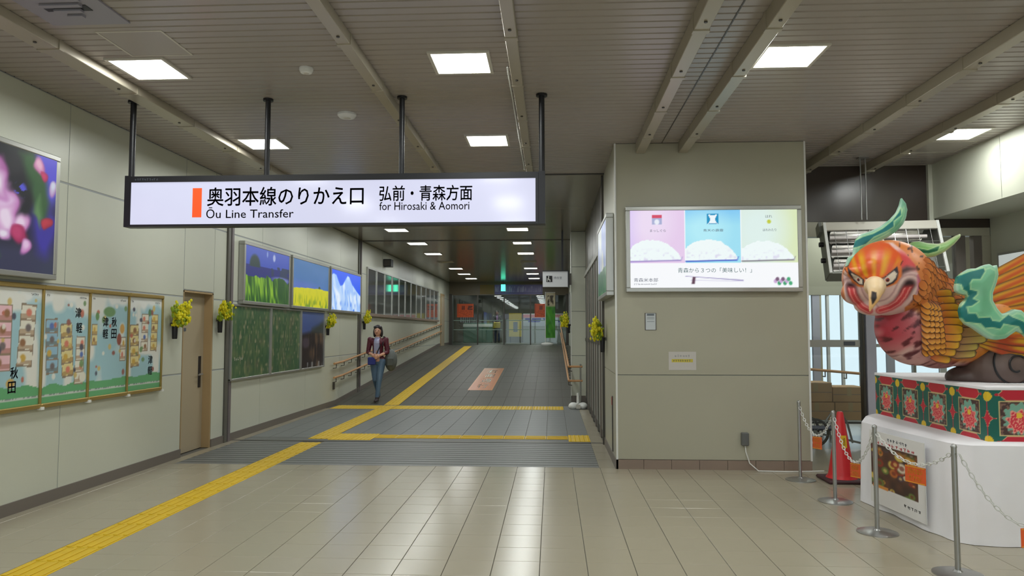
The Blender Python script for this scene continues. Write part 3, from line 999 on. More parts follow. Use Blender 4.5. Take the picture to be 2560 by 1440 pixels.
for i, y in enumerate((-3.78, -1.44, 0.9, 3.24)):
    for x in LX:
        lamp(x, y, True, 'square lit ceiling lamp in the rear hall away from the sign', 'rear hall lamps')
lamp(LX[0], 5.58, True, 'square lit ceiling lamp near the grey air vent and ceiling hatch', 'square lamps over the hall')
lamp(LX[1], 5.58, True, 'square lit ceiling lamp between two raceways in front of the hanging sign', 'square lamps over the hall')
lamp(LX[2], 5.58, True, 'square lit ceiling lamp beside the raceway pair that ends at the pillar', 'square lamps over the hall')
lamp(LX[3], 5.58, True, 'square lit ceiling lamp over the bird platform corner', 'square lamps over the hall')
lamp(LX[0], 7.92, True, 'square lit ceiling lamp partly behind a hanger pole of the sign', 'square lamps over the hall')
lamp(LX[1], 7.92, True, 'square lit ceiling lamp behind the sign, nearest to the pillar', 'square lamps over the hall')
lamp(LX[3], 7.92, True, 'square lit ceiling lamp close to the bright bulkhead wall', 'square lamps over the hall')
for r, y in enumerate((10.26, 12.6, 14.94, 17.28, 19.62, 21.96, 24.3, 26.64, 28.98)):
    for x in LX[:2]:
        side = 'on the window side' if x < -2 else 'on the partition side'
        if r == 5:
            lamp(x, y, False, 'unlit square ceiling lamp in the passage row ' + side, 'passage lamps')
        else:
            nth = ('first', 'second', 'third', 'fourth', 'fifth', '', 'sixth', 'seventh', 'eighth')[r]
            lamp(x, y, True, nth + ' lit square lamp from the sign in the passage row ' + side, 'passage lamps')
for k, (x, y) in enumerate(((4.0, 11.2), (5.6, 11.2), (4.8, 12.2))):  # lamps added only to brighten the vestibule interior
    lamp(x, y, True, 'added square ceiling lamp brightening the entrance vestibule', 'added vestibule fill lamps').location.z = CZ + 0.01
for k, (x, y) in enumerate(((-3.2, 34), (-0.8, 34), (-3.2, 36), (-0.8, 36), (-3.2, 38), (-0.8, 38))):  # middle pair added to brighten the hall behind the glass
    lamp(x, y, True, 'square lit ceiling lamp beyond the glass doors', 'far hall lamps').location.z = CZ - 0.03

# ---------------------------------------------------------------- ceiling raceways
def raceway(x, y0, y1, w, h, label, cable=False, step=1.0, lav=False):
    t = thing('ceiling_raceway', (x, (y0 + y1) / 2, CZ), label, 'raceway', 'metal raceways under the ceiling')
    y = y0
    while y < y1 - 0.05:
        e = min(y + step, y1)
        MB().box(x - w / 2, x + w / 2, y + 0.004, e - 0.004, CZ - h, CZ, bev=0.004).build('cover', M_duct, t)
        if e < y1 - 0.05:
            MB().box(x - w / 2 - 0.006, x + w / 2 + 0.006, e - 0.025, e + 0.025, CZ - h - 0.006, CZ).build('joint_collar', M_duct, t)
            MB().cyl((x, e - 0.16, CZ - h - 0.008), (x, e - 0.16, CZ - h), 0.012, n=8).build('screw', M_dsteel, t)
        y = e
    if cable:
        MB().tube([(x - w / 2 - 0.02, 5.6 + 0.4 * k, CZ - h + 0.02 - 0.012 * (k % 2)) for k in range(10)], 0.006, n=6).build('cable', M_white, t)
    return t


raceway(-3.62, -6, 9.7, 0.16, 0.07, 'wide beige raceway along the left wall above the poster board')
raceway(-1.46, -6, 9.7, 0.09, 0.08, 'metal raceway passing the third hanger pole of the sign')
raceway(-0.28, -6, 9.7, 0.085, 0.06, 'metal raceway with a loose white cable above the sign', cable=True)
raceway(0.99, -6, 8.14, 0.10, 0.12, 'deep metal raceway ending at the pillar, nearer to the hanging sign', step=0.9)
raceway(1.46, -6, 8.14, 0.10, 0.12, 'deep metal raceway ending at the pillar, beside the lit lamp', step=0.9)
raceway(3.20, -6, 9.44, 0.10, 0.10, 'metal raceway ending at the dark header, beside the pillar', step=0.9)
raceway(3.98, -6, 9.44, 0.10, 0.10, 'metal raceway ending at the dark header above the heater', step=0.9)
MB_ = MB().box(1.225, 1.235, -6, 8.14, CZ - 0.004, CZ)
tag(MB_.build('trim_1', M_dsteel), kind='structure')

# detectors, vent, hatches
for (x, y, r, lb) in ((-1.955, 5.64, 0.055, 'small round white smoke detector near the lit lamp'), (-1.973, 6.87, 0.09, 'wide round cream ceiling speaker behind the sign poles')):
    t = thing('ceiling_detector', (x, y, CZ), lb, 'detector')
    MB().lathe((x, y, CZ), [(r * 0.55, -0.045), (r * 0.8, -0.04), (r, -0.02), (r, 0)], 20).build('cover', M_white, t, smooth=True)
    MB().lathe((x, y, CZ), [(r * 0.3, -0.05), (r * 0.4, -0.046), (r * 0.4, -0.04)], 14).build('sensor', M_frame, t)
t = thing('air_vent', (-3.1, 4.45, CZ), 'square grey ceiling air vent with dark slot beside the wide raceway', 'vent')
M_vent = mat('vent_grey', S(150, 148, 160), 0.4)
MB().box(-3.4, -2.86, 4.2, 4.72, CZ - 0.012, CZ).build('frame', M_vent, t)
for k in range(4):
    MB().box(-3.3 + k * 0.04, -2.96 - k * 0.04, 4.3 + k * 0.08, 4.34 + k * 0.08, CZ - 0.03, CZ - 0.012).build('louvre', M_vent, t)
MB().box(-3.28, -2.98, 4.42, 4.5, CZ - 0.016, CZ - 0.0115).build('slot', M_black, t)
for (x0, x1, y0, y1, lb) in ((-3.2, -2.72, 4.86, 5.32, 'thin outlined access hatch in the ceiling behind the air vent'), (4.15, 4.72, 8.25, 8.75, 'thin outlined access hatch in the ceiling beside the bulkhead')):
    t = thing('ceiling_hatch', ((x0 + x1) / 2, (y0 + y1) / 2, CZ), lb, 'hatch')
    fr = MB()
    for a in ((x0, x1, y0, y0 + 0.015), (x0, x1, y1 - 0.015, y1), (x0, x0 + 0.015, y0 + 0.015, y1 - 0.015), (x1 - 0.015, x1, y0 + 0.015, y1 - 0.015)):
        fr.box(a[0], a[1], a[2], a[3], CZ - 0.004, CZ)
    fr.build('hatch_frame', M_frame, t)
    MB().box(x0 + 0.017, x1 - 0.017, y0 + 0.017, y1 - 0.017, CZ - 0.002, CZ).build('hatch_panel', M_ceil, t)

# ---------------------------------------------------------------- hanging station sign
SY = 6.33
sg = thing('hanging_sign', (-1.95, SY, 2.44), 'long backlit white station sign in black frame hung from four poles', 'sign')
M_signlit = mat('sign_acrylic', S(96, 96, 108), 0.12, emit=S(220, 222, 246), estr=0.85)
fx0, fx1 = -3.845, -0.055
f = MB()
f.box(fx0 + 0.06, fx1 - 0.06, SY, SY + 0.12, 2.838, 2.892)
f.box(fx0 + 0.06, fx1 - 0.06, SY, SY + 0.12, 2.435, 2.455)
f.box(fx1 - 0.085, fx1 - 0.06, SY, SY + 0.12, 2.455, 2.838)
f.build('frame', M_black, sg)
MB().box(fx0 + 0.06, fx1 - 0.085, SY + 0.01, SY + 0.11, 2.455, 2.838).build('lit_panel', M_signlit, sg)
for x in (fx0 + 0.03, fx1 - 0.03):
    MB().box(x - 0.029, x + 0.029, SY + 0.005, SY + 0.115, 2.435, 2.9).build('end_post', M_black, sg)
    MB().cyl((x, SY + 0.06, 2.9), (x, SY + 0.06, CZ), 0.026, n=14).build('hanger_pole', M_black, sg, smooth=True)
    MB().cyl((x, SY + 0.06, CZ - 0.02), (x, SY + 0.06, CZ), 0.05, n=16).build('ceiling_plate', M_black, sg)
for x in (-2.56, -1.335):
    MB().cyl((x, SY + 0.06, 2.892), (x, SY + 0.06, CZ), 0.024, n=14).build('hanger_pole', M_black, sg, smooth=True)
    MB().cyl((x, SY + 0.06, CZ - 0.02), (x, SY + 0.06, CZ), 0.045, n=16).build('ceiling_plate', M_black, sg)
ty = SY + 0.008
MB().box(-3.214, -3.13, ty, ty + 0.004, 2.517, 2.781).build('line_colour_mark', mat('mark_orange', S(226, 80, 30), 0.4, emit=S(226, 80, 30), estr=0.45), sg)
text('奥羽本線のりかえ口', (-3.078, ty, 2.618), X, Z, 1.416, 0.166, M_ink, sg, bold=0.012)
text('Ōu Line Transfer', (-3.084, ty, 2.508), X, Z, 0.795, 0.098, M_ink, sg, bold=0.004)
text('弘前・青森方面', (-1.52, ty, 2.648), X, Z, 0.824, 0.136, M_ink, sg, bold=0.012)
text('for Hirosaki & Aomori', (-1.519, ty, 2.566), X, Z, 0.798, 0.072, M_ink, sg, bold=0.004)
marks((-3.75, SY - 0.002, 2.85), X, Z, 0.22, 0.025, 10, M_inkg, sg, 3)

# ---------------------------------------------------------------- wall screens
def screen(name, c, u, w, h, depth, func, nx, ny, m, label, border=0.045, group=None):
    """framed backlit picture on a wall: c = centre on the wall face, u = viewer's right"""
    c, u = Vector(c), Vector(u)
    nrm = u.cross(Z)
    t = thing(name, c - Z * h / 2, label, 'display', group)

    def bx(a0, a1, b0, b1, d0, d1, bev=0.0):
        pts = [c + u * a + Z * b + nrm * dd for a in (a0, a1) for b in (b0, b1) for dd in (d0, d1)]
        xs, ys, zs = zip(*[tuple(p) for p in pts])
        return MB().box(min(xs), max(xs), min(ys), max(ys), min(zs), max(zs), bev)
    bx(-w / 2 + 0.01, w / 2 - 0.01, -h / 2 + 0.01, h / 2 - 0.01, 0, depth - 0.012).build('housing', M_alu, t)
    for a in ((-w / 2, w / 2, h / 2 - border, h / 2), (-w / 2, w / 2, -h / 2, -h / 2 + border), (-w / 2, -w / 2 + border, -h / 2 + border, h / 2 - border), (w / 2 - border, w / 2, -h / 2 + border, h / 2 - border)):
        bx(a[0], a[1], a[2], a[3], 0.002, depth, 0.006).build('frame_bar', M_alu, t)
    o = c + u * (-w / 2 + border) + Z * (-h / 2 + border) + nrm * (depth - 0.006)
    sheet('picture', o, u, Z, w - 2 * border, h - 2 * border, nx, ny, func, m, t)
    return t, o, nrm


def pic_blossom(U, V):
    x, y = U * 1.8, V
    x = x + 0.07 * (vnoise(x * 9, y * 9, 31) - 0.5)
    y = y + 0.07 * (vnoise(x * 9, y * 9, 37) - 0.5)
    c = const(U, (26, 26, 34))
    c = lay(c, np.clip(vnoise(x * 4, y * 4, 3) * 2 - 0.9, 0, 1), (40, 70, 46))
    c = lay(c, np.clip((0.35 - V) * 5, 0, 1) * 0.8, (58, 60, 96))
    c = lay(c, ell(x, y, 1.75, 0.9, 0.22, 0.3, 0.6), (92, 84, 220))
    c = lay(c, ell(x, y, 1.68, 0.38, 0.16, 0.22, 0.8) * 0.8, (66, 52, 190))
    c = lay(c, soft([(1.36, 0.95), (1.5, 0.7), (1.62, 0.5), (1.7, 0.45), (1.74, 0.62), (1.66, 0.85), (1.5, 0.98)], x, y, 0.08), (48, 92, 46))
    c = lay(c, soft([(1.55, 0.5), (1.62, 0.66), (1.66, 0.5), (1.62, 0.4)], x, y, 0.06), (96, 140, 84))
    for px, py, r, col in ((0.9, 0.6, 0.3, (214, 160, 206)), (1.06, 0.78, 0.17, (196, 140, 190)), (1.2, 0.52, 0.18, (226, 190, 226)), (1.0, 0.36, 0.17, (206, 120, 170)), (1.25, 0.4, 0.12, (240, 220, 240)), (0.75, 0.8, 0.2, (222, 190, 220)), (0.7, 0.4, 0.2, (230, 200, 230)), (1.12, 0.66, 0.12, (240, 230, 245)), (1.22, 0.28, 0.07, (236, 226, 240)), (1.42, 0.4, 0.09, (238, 214, 236)), (1.38, 0.3, 0.09, (190, 60, 110)), (1.45, 0.2, 0.06, (232, 196, 230)), (1.6, 0.9, 0.075, (236, 180, 206)), (1.66, 0.83, 0.05, (206, 60, 110)), (1.7, 0.45, 0.05, (190, 50, 70)), (1.78, 0.74, 0.05, (214, 220, 236)), (0.3, 0.5, 0.28, (210, 170, 210)), (0.35, 0.75, 0.16, (240, 220, 240))):
        n = 0.85 + 0.3 * vnoise(x * 14, y * 14, 5)
        c = lay(c, ell(x, y, px, py, r * n, r * n, 0.4), np.asarray(col) * np.array([0.86, 0.6, 0.82]))
        c = lay(c, ell(x, y, px - r * 0.12, py + r * 0.15, r * n * 0.72, r * n * 0.72, 0.9), np.minimum(np.asarray(col) * 1.04, 250))
    c = lay(c, ell(x, y, 0.98, 0.56, 0.06, 0.06, 0.8), (230, 200, 120))
    c = lay(c, ell(x, y, 1.38, 0.67, 0.05, 0.07, 0.6) * (vnoise(x * 30, y * 30, 2) > 0.45), (90, 90, 220))
    c = lay(c, ell(x, y, 1.05, 0.1, 0.12, 0.14, 0.4), (60, 120, 70))
    return c


t, o, nr = screen('wall_display', (WX, 5.22, 2.49), Y, 1.90, 1.09, 0.1, pic_blossom, 150, 90, M_lit, 'backlit photo of pink apple blossom above the gold framed board')


def pic_lake(U, V):
    c = const(U, (60, 84, 190))
    c = lay(c, np.clip(V - 0.62, 0, 1) * 2, (84, 104, 200))
    c = lay(c, (V < 0.66) & (V > 0.3), (34, 40, 124))
    c = lay(c, ell(U, V, 0.19, 0.66, 0.11, 0.2 , 0.3) * (V > 0.64), (40, 62, 60))
    c = lay(c, (vnoise(U * 14, V * 10, 2) > 0.4) * (U > 0.55) * (V > 0.52) * (V < 0.72), (44, 58, 92))
    c = lay(c, ell(U, V, 0.62, 0.88, 0.03, 0.07, 0.5), (190, 200, 240))
    c = lay(c, ell(U, V, 0.46, 0.92, 0.015, 0.06, 0.5), (150, 170, 230))
    c = lay(c, ell(U, V, 0.8, 0.47, 0.22, 0.06, 0.6), (120, 130, 190))
    hgt = 0.34 + 0.12 * vnoise(U * 5, U * 0, 3) + 0.1 * vnoise(U * 24, U * 0, 4) + 0.06 * np.sin(U * 3)
    g = V < hgt
    st = vnoise(U * 42 + V * 4, V * 5, 6)
    gc = lay(const(U, (40, 92, 30)), np.clip(st * 2 - 0.7, 0, 1), (146, 196, 50))
    gc = lay(gc, np.clip((U - 0.6) * 3, 0, 0.75), (44, 84, 44))
    return np.where(g[:, None], gc, c)


def pic_field(U, V):
    c = lay(const(U, (74, 122, 190)), np.clip(V, 0, 1), (62, 120, 176))
    c = lay(c, ell(U, V, 0.2, 0.42, 0.5, 0.12, 1.0) * 0.5, (110, 120, 220))
    c = lay(c, vnoise(U * 5, V * 6, 8) * 0.25, (120, 150, 220))
    c = lay(c, ell(U, V, 0.72, 0.45, 0.03, 0.04, 0.4), (60, 90, 40))
    hz = 0.38 + 0.05 * np.sin(np.clip(U, 0, 1) * 2.2)
    yc = lay(const(U, (226, 222, 30)), np.clip(vnoise(U * 34, V * 9, 5) * 2.2 - 0.8, 0, 1) * np.clip((0.32 - V) * 4, 0.1, 1), (126, 160, 40))
    return np.where((V < hz)[:, None], yc, c)


def pic_ice(U, V):
    c = lay(const(U, (20, 84, 236)), np.clip(1 - V, 0, 1) * 0.3, (60, 130, 246))
    tri = [(0.0, 0.86), (0.06, 0.9), (0.14, 0.88), (0.27, 0.62), (0.36, 0.66), (0.46, 0.84), (0.52, 0.92), (0.58, 0.9), (0.68, 0.72), (0.85, 0.56), (1.02, 0.42), (1.02, -0.1), (-0.02, -0.1), (-0.02, 0.84)]
    c = lay(c, soft(tri, U, V, 0.03), (158, 196, 250))
    m = soft(tri, U, V, 0.03)
    st = vnoise(U * 22 + V * 3, V * 3, 9)
    c = lay(c, m * np.clip(st * 2 - 0.9, 0, 1), (226, 240, 255))
    c = lay(c, m * np.clip(vnoise(U * 30, V * 6, 11) * 3 - 2.1, 0, 1) * np.clip(1.1 - V * 1.3, 0, 1), (24, 96, 226))
    c = lay(c, soft([(0.05, 0.6), (0.2, 0.0), (0.3, 0.0), (0.25, 0.4)], U, V, 0.05) * 0.7, (236, 246, 255))
    return c


for (y0, y1, fn, mm, lb) in ((10.10, 11.92, pic_lake, M_lit, 'backlit lake and green grass picture, first of three lit pictures after the door'),
                             (12.03, 14.06, pic_field, M_lit, 'backlit yellow flower field picture between the lake and the ice pictures'),
                             (14.18, 16.45, pic_ice, M_litb, 'backlit blue ice trees picture beside the dark joint post')):
    screen('wall_display', (WX, (y0 + y1) / 2, 2.335), Y, y1 - y0, 0.90, 0.09, fn, 100, 70, mm, lb, border=0.05, group='lit pictures over the notice boards')


def pic_green(seed):
    def f(U, V):
        c = const(U, (66, 98, 66))
        st = vnoise(U * 26, V * 9, seed)
        c = lay(c, np.clip(st * 2 - 0.7, 0, 1) * 0.8, (104, 122, 80))
        c = lay(c, np.clip(vnoise(U * 9, V * 6, seed + 9) * 3 - 1.7, 0, 1) * 0.5, (112, 104, 84))
        c = lay(c, np.clip(vnoise(U * 5, V * 4, seed + 1) * 2 - 0.9, 0, 1) * 0.6, (44, 88, 56))
        c = lay(c, np.clip(vnoise(U * 40, V * 14, seed + 2) * 4 - 2.7, 0, 1) * 0.8, (164, 150, 120))
        return c
    return f


def pic_straw(U, V):
    c = lay(const(U, (66, 86, 150)), np.clip(V - 0.6, 0, 1), (104, 124, 176))
    c = lay(c, soft([(0.45, 0.7), (0.8, 0.78), (1.1, 0.9), (1.1, 0.5), (0.4, 0.55)], U, V, 0.1) * 0.8, (60, 66, 50))
    c = lay(c, np.clip((0.68 - V - 0.1 * np.abs(U - 0.4)) * 12, 0, 1), (40, 32, 32))
    st = vnoise(U * 16, V * 4, 21)
    c = lay(c, np.clip(st * 2 - 0.9, 0, 1) * (V < 0.62) * (U > 0.3), (128, 100, 72))
    c = lay(c, ell(U, V, 0.2, 0.45, 0.14, 0.1, 0.6) * 0.6, (96, 84, 104))
    c = lay(c, (V < 0.1) * (np.abs(U - 0.5) < 0.45) * (vnoise(U * 14, V * 3, 3) > 0.55) * 0.7, (160, 162, 166))
    return c


bd = thing('notice_board', (WX, 11.8, 0.82), 'silver framed board of two green panels and one straw costume photo below lit pictures', 'board')
MB().box(WX, WX + 0.03, 9.82, 13.94, 0.83, 1.86).build('board_back', M_alu, bd)
for k, (a, b, fn) in enumerate(((9.84, 11.2, pic_green(31)), (11.27, 12.58, pic_green(47)), (12.65, 13.91, pic_straw))):
    sheet('poster', (WX + 0.034, a, 0.845), Y, Z, b - a, 1.0, 84, 80, fn, M_print, bd)
    for y in (a - 0.03, b):
        MB().box(WX + 0.004, WX + 0.055, y, y + 0.03, 0.82, 1.88, bev=0.004).build('frame_bar', M_alu, bd)
for z in (0.82, 1.855):
    MB().box(WX + 0.004, WX + 0.05, 9.81, 13.94, z - 0.005, z + 0.025, bev=0.004).build('frame_bar', M_alu, bd)
marks((WX + 0.036, 9.93, 1.08), Y, Z, 0.3, 0.06, 5, M_frame, bd, 5)

# gold framed poster case with illustrated regional posters
def pic_poster(seed, strips, lower):
    def f(U, V):
        r = np.random.RandomState(seed)
        x, y = U * 0.64, V
        c = const(U, (160, 196, 204))
        c = lay(c, np.clip((V - 0.86) * 14 + vnoise(U * 7, V * 4, seed) * 2 - 1, 0, 1), (226, 228, 224))
        cl = np.clip(vnoise(U * 3.5, V * 4.5, seed + 5) * 5 - 3.0, 0, 1)
        c = lay(c, cl, (224, 224, 216))
        g = V < 0.13 + 0.05 * vnoise(U * 4, U * 0, seed + 2)
        c = lay(c, g, (104, 170, 118))
        c = lay(c, rect(U, V, 0, 1, 0.055, 0.078), (196, 204, 196))
        c = lay(c, rect(U, V, 0, 1, 0.064, 0.07) * (vnoise(U * 40, V * 0, 1) > 0.5), (130, 140, 140))
        for (cx, cy, w, h, ang, n, col) in strips:
            ca, sa = math.cos(ang), math.sin(ang)
            dx, dy = (x - cx) * ca + (y - cy) * sa, -(x - cx) * sa + (y - cy) * ca
            m = (np.abs(dx) < w) & (np.abs(dy) < h)
            c = lay(c, (np.abs(dx) < w + 0.008) & (np.abs(dy) < h + 0.008), (140, 124, 104))
            c = lay(c, m, col)
            q = (dy / h + 1) / 2 * n
            fr = q - np.floor(q)
            c = lay(c, m & ((fr < 0.07) | (fr > 0.95)), (150, 130, 110))
            c = lay(c, m & (fr < 0.38) & (fr > 0.1), np.asarray(col) * np.array([0.82, 0.74, 0.68]))
            for k in range(n):
                ox = r.uniform(-0.5, 0.5) * w
                oc = [(206, 170, 84), (150, 110, 80), (214, 130, 110), (120, 110, 110), (96, 120, 180)][r.randint(5)]
                oy = -h + (k + 0.5) * 2 * h / n
                c = lay(c, m * ell(dx, dy, ox, oy, w * 0.4, h / n * 0.5, 0.5), oc)
        for k in range(16):
            px, py, s = r.uniform(0.03, 0.61), r.uniform(0.2, 0.9), r.uniform(0.014, 0.03)
            col = [(116, 150, 100), (190, 110, 90), (230, 226, 214), (150, 90, 80), (206, 180, 110), (80, 80, 96)][r.randint(6)]
            c = lay(c, ell(x, y, px, py, s, s * r.uniform(0.8, 1.4), 0.4) * 0.9, col)
        for (cx, cy, rx, ry, col) in lower:
            c = lay(c, ell(x, y, cx, cy, rx, ry, 0.25), col)
        return c
    return f


pc = thing('poster_case', (WX, 6.4, 0.83), 'gold framed poster case of pale blue illustrated tourism posters beside the door', 'poster case')
edges = [4.16, 4.81, 5.46, 6.11, 6.755, 7.40, 8.06]
MB().box(WX, WX + 0.02, 4.16, 8.06, 0.86, 1.87).build('case_back', M_white, pc)
pk, yl, bl, wt = (232, 188, 196), (222, 208, 150), (150, 186, 206), (226, 222, 206)
stripsets = [
    [(0.16, 0.6, 0.07, 0.26, 0.05, 4, bl), (0.42, 0.55, 0.07, 0.28, -0.05, 4, yl)],
    [(0.2, 0.56, 0.07, 0.26, 0.0, 4, yl), (0.46, 0.56, 0.07, 0.28, -0.06, 4, wt)],
    [(0.2, 0.58, 0.085, 0.27, 0.0, 4, pk), (0.47, 0.6, 0.085, 0.26, -0.07, 4, wt), (0.0, 0.45, 0.035, 0.24, 0.0, 4, yl)],
    [(0.13, 0.5, 0.075, 0.24, 0.06, 4, bl), (0.34, 0.46, 0.075, 0.24, 0.1, 4, yl), (0.53, 0.36, 0.06, 0.22, -0.04, 4, wt)],
    [(0.08, 0.6, 0.04, 0.1, 0.0, 2, yl), (0.57, 0.45, 0.045, 0.12, 0.0, 2, wt)],
    [(0.12, 0.48, 0.075, 0.22, 0.07, 4, yl), (0.31, 0.62, 0.06, 0.2, -0.02, 4, wt), (0.5, 0.62, 0.06, 0.2, -0.05, 4, yl)],
]
lows = [[], [], [(0.3, 0.2, 0.05, 0.04, (206, 170, 96))], [(0.58, 0.2, 0.05, 0.05, wt)], [(0.12, 0.78, 0.03, 0.04, (110, 150, 96)), (0.32, 0.83, 0.1, 0.05, (116, 152, 104)), (0.5, 0.55, 0.04, 0.06, (150, 84, 70)), (0.55, 0.66, 0.04, 0.05, (206, 160, 90))], [(0.4, 0.84, 0.03, 0.04, (90, 130, 96))]]
words = ['', '', '秋田', '津軽', '津軽秋田', '津軽']
spots = [None, None, [(0.28, 0.24), (0.26, 0.12)], [(0.42, 0.76), (0.44, 0.62)], [(0.2, 0.68), (0.2, 0.56), (0.34, 0.68), (0.34, 0.56)], [(0.38, 0.27), (0.38, 0.15)]]
for k in range(6):
    a, b = edges[k], edges[k + 1]
    sheet('poster', (WX + 0.023, a + 0.012, 0.875), Y, Z, b - a - 0.024, 0.985, 64, 100, pic_poster(60 + k, stripsets[k], lows[k]), M_print, pc)
    for ch, sp in zip(words[k], spots[k] or []):
        text(ch, (WX + 0.025, a + sp[0] + 0.02, 0.875 + sp[1] * 0.985), Y, Z, 0.085, 0.095, M_inkg, pc, bold=0.015)
    marks((WX + 0.025, b - 0.15, 1.80), Y, Z, 0.1, 0.025, 5, M_inkg, pc, 20 + k)
    marks((WX + 0.025, a + 0.05, 1.80), Y, Z, 0.04, 0.03, 2, M_inkg, pc, 30 + k)
    MB().box(WX + 0.02, WX + 0.04, a - 0.01, a + 0.01, 0.86, 1.87, bev=0.003).build('divider', M_gold, pc)
    MB().box(WX + 0.02, WX + 0.05, a + 0.002, b - 0.002, 1.862, 1.9, bev=0.006).build('frame_bar', M_gold, pc)
    MB().box(WX + 0.02, WX + 0.05, a + 0.002, b - 0.002, 0.838, 0.876, bev=0.006).build('frame_bar', M_gold, pc)
    MB().box(WX + 0.02, WX + 0.06, b - 0.02, b + 0.02, 0.825, 0.85).build('clip', M_white, pc)
MB().box(WX + 0.02, WX + 0.04, 8.05, 8.07, 0.84, 1.9, bev=0.003).build('divider', M_gold, pc)

# pillar display with the three rice brands
def pic_rice(U, V):
    x, y = U * 2.1, V
    c = const(U, (250, 252, 255))
    top = V > 0.315
    for k, (a, b, col) in enumerate(((0.0, 0.328, (232, 206, 238)), (0.332, 0.663, (160, 226, 246)), (0.667, 1.0, (222, 238, 226)))):
        m = rect(U, V, a, b, 0.315, 1.0)
        c = lay(c, m, col)
        if k == 0:
            c = lay(c, m * np.clip(1 - (U - a) / 0.08, 0, 1) * 0.7, (214, 196, 250))
            c = lay(c, m * ell(U, V, 0.12, 0.85, 0.12, 0.3, 1.0) * 0.5, (244, 236, 252))
        if k == 1:
            c = lay(c, m * np.clip((V - 0.8) * 4, 0, 1) * 0.7, (110, 186, 246))
            c = lay(c, m * ell(U, V, 0.45, 0.75, 0.12, 0.25, 1.0) * 0.5, (200, 250, 255))
        if k == 2:
            c = lay(c, m * np.clip((U - 0.8) * 5, 0, 1) * 0.8, (220, 232, 176))
            c = lay(c, m * ell(U, V, 0.78, 0.75, 0.14, 0.3, 1.0) * 0.6, (226, 246, 246))
        w = b - a
        dish = [(a, 0.33), (a + w * 0.93, 0.345), (a + w * 0.955, 0.4), (a + w * 0.93, 0.36), (a, 0.345)]
        dc = ((150, 130, 196), (40, 60, 190), (110, 104, 118))[k]
        peak = 0.62 if k < 2 else 0.6
        hill = 0.36 + (peak - 0.36) * np.clip(1 - (np.abs((U - a) / w - 0.4) / 0.56) ** 2.4, 0, 1) + 0.02 * (vnoise(U * 60, V * 0, k) - 0.5)
        rm = (V < hill) & (V > 0.345) & (U >= a) & (U < a + w * 0.94)
        c = lay(c, rm, (242, 252, 252))
        c = lay(c, rm * np.clip(vnoise(U * 70, V * 36, 4 + k) * 3 - 1.9, 0, 1) * np.clip((0.52 - V) * 6, 0, 0.7), (214, 206, 236))
        c = lay(c, soft(dish, U, V, 0.012), dc)
    # brand marks
    c = lay(c, rect(U, V, 0.135, 0.19, 0.815, 0.94), (170, 176, 214))
    c = lay(c, rect(U, V, 0.135, 0.19, 0.90, 0.945), (214, 70, 100))
    c = lay(c, ell(U, V, 0.162, 0.85, 0.015, 0.035, 0.4), (236, 240, 250))
    c = lay(c, rect(U, V, 0.465, 0.53, 0.815, 0.95), (12, 146, 196))
    bx, by = (U - 0.4975) / 0.0325, (V - 0.8825) / 0.0675
    c = lay(c, rect(U, V, 0.465, 0.53, 0.815, 0.95) * (np.abs(bx) < 0.5 + 0.5 * by * by * 0.9) * (np.abs(by) < 0.75 + 0.25 * bx * bx), (240, 250, 255))
    c = lay(c, ell(U, V, 0.833, 0.845, 0.012, 0.026, 0.4), (196, 206, 60))
    # chopsticks, rest and small flowers
    c = lay(c, soft([(0.33, 0.143), (0.675, 0.085), (0.675, 0.098), (0.33, 0.15)], U, V, 0.008), (150, 140, 190))
    c = lay(c, soft([(0.36, 0.09), (0.675, 0.078), (0.675, 0.088), (0.36, 0.098)], U, V, 0.008) * 0.6, (190, 184, 220))
    c = lay(c, soft([(0.366, 0.045), (0.385, 0.045), (0.39, 0.135), (0.374, 0.14)], U, V, 0.008), (92, 60, 80))
    for k in range(9):
        c = lay(c, ell(U, V, 0.865 + 0.011 * k, 0.08 + 0.03 * math.sin(k * 2.1), 0.011, 0.026, 0.5), [(206, 170, 216), (120, 90, 120), (60, 160, 110)][k % 3] if k < 7 else (70, 170, 120))
    return c


t, o, nr = screen('wall_display', (1.765, PY, 2.4), X, 1.90, 0.945, 0.09, pic_rice, 200, 96, M_litb, 'wide backlit advertisement with three heaps of white rice on the pillar', border=0.047)
w0, h0 = 1.90 - 0.094, 0.945 - 0.094
M_ad = mat('ink_ad_grey', S(120, 130, 160), 0.5)
M_adg = mat('ink_ad_teal', S(90, 140, 150), 0.5)


def ad(s, u0, v0, w, h, m=M_ad):
    text(s, o + X * (u0 * w0) + Z * (v0 * h0) + nr * 0.002, X, Z, w * w0, h * h0, m, t)


ad('青森から３つの「美味しい！」', 0.285, 0.19, 0.44, 0.065, M_adg)
ad('青森米本部', 0.02, 0.075, 0.145, 0.05)
marks(o + X * (0.02 * w0) + Z * (0.035 * h0) + nr * 0.002, X, Z, 0.14 * w0, 0.022 * h0, 14, M_ad, t, 4)
ad('まっしぐら', 0.12, 0.72, 0.095, 0.035)
ad('青天の霹靂', 0.44, 0.72, 0.12, 0.035)
ad('はれわたり', 0.795, 0.72, 0.08, 0.035)
ad('はれ', 0.812, 0.895, 0.04, 0.035)


def pic_falls(U, V):
    c = lay(const(U, (104, 122, 170)), np.clip(V, 0, 1), (150, 166, 214))
    st = vnoise(U * 12 + V * 1.5, V * 2.2, 15)
    c = lay(c, np.clip(st * 3 - 1.6, 0, 1), (216, 220, 214))
    c = lay(c, soft([(0.4, 0.3), (0.75, 0.3), (0.62, 0.62), (0.5, 0.62)], U, V, 0.08) * 0.8, (210, 210, 190))
    g = V < 0.34 + 0.05 * vnoise(U * 6, U * 0, 3)
    gc = lay(const(U, (42, 92, 62)), np.clip(vnoise(U * 12, V * 10, 16) * 2 - 0.9, 0, 1), (94, 140, 92))
    return np.where(g[:, None], gc, c)


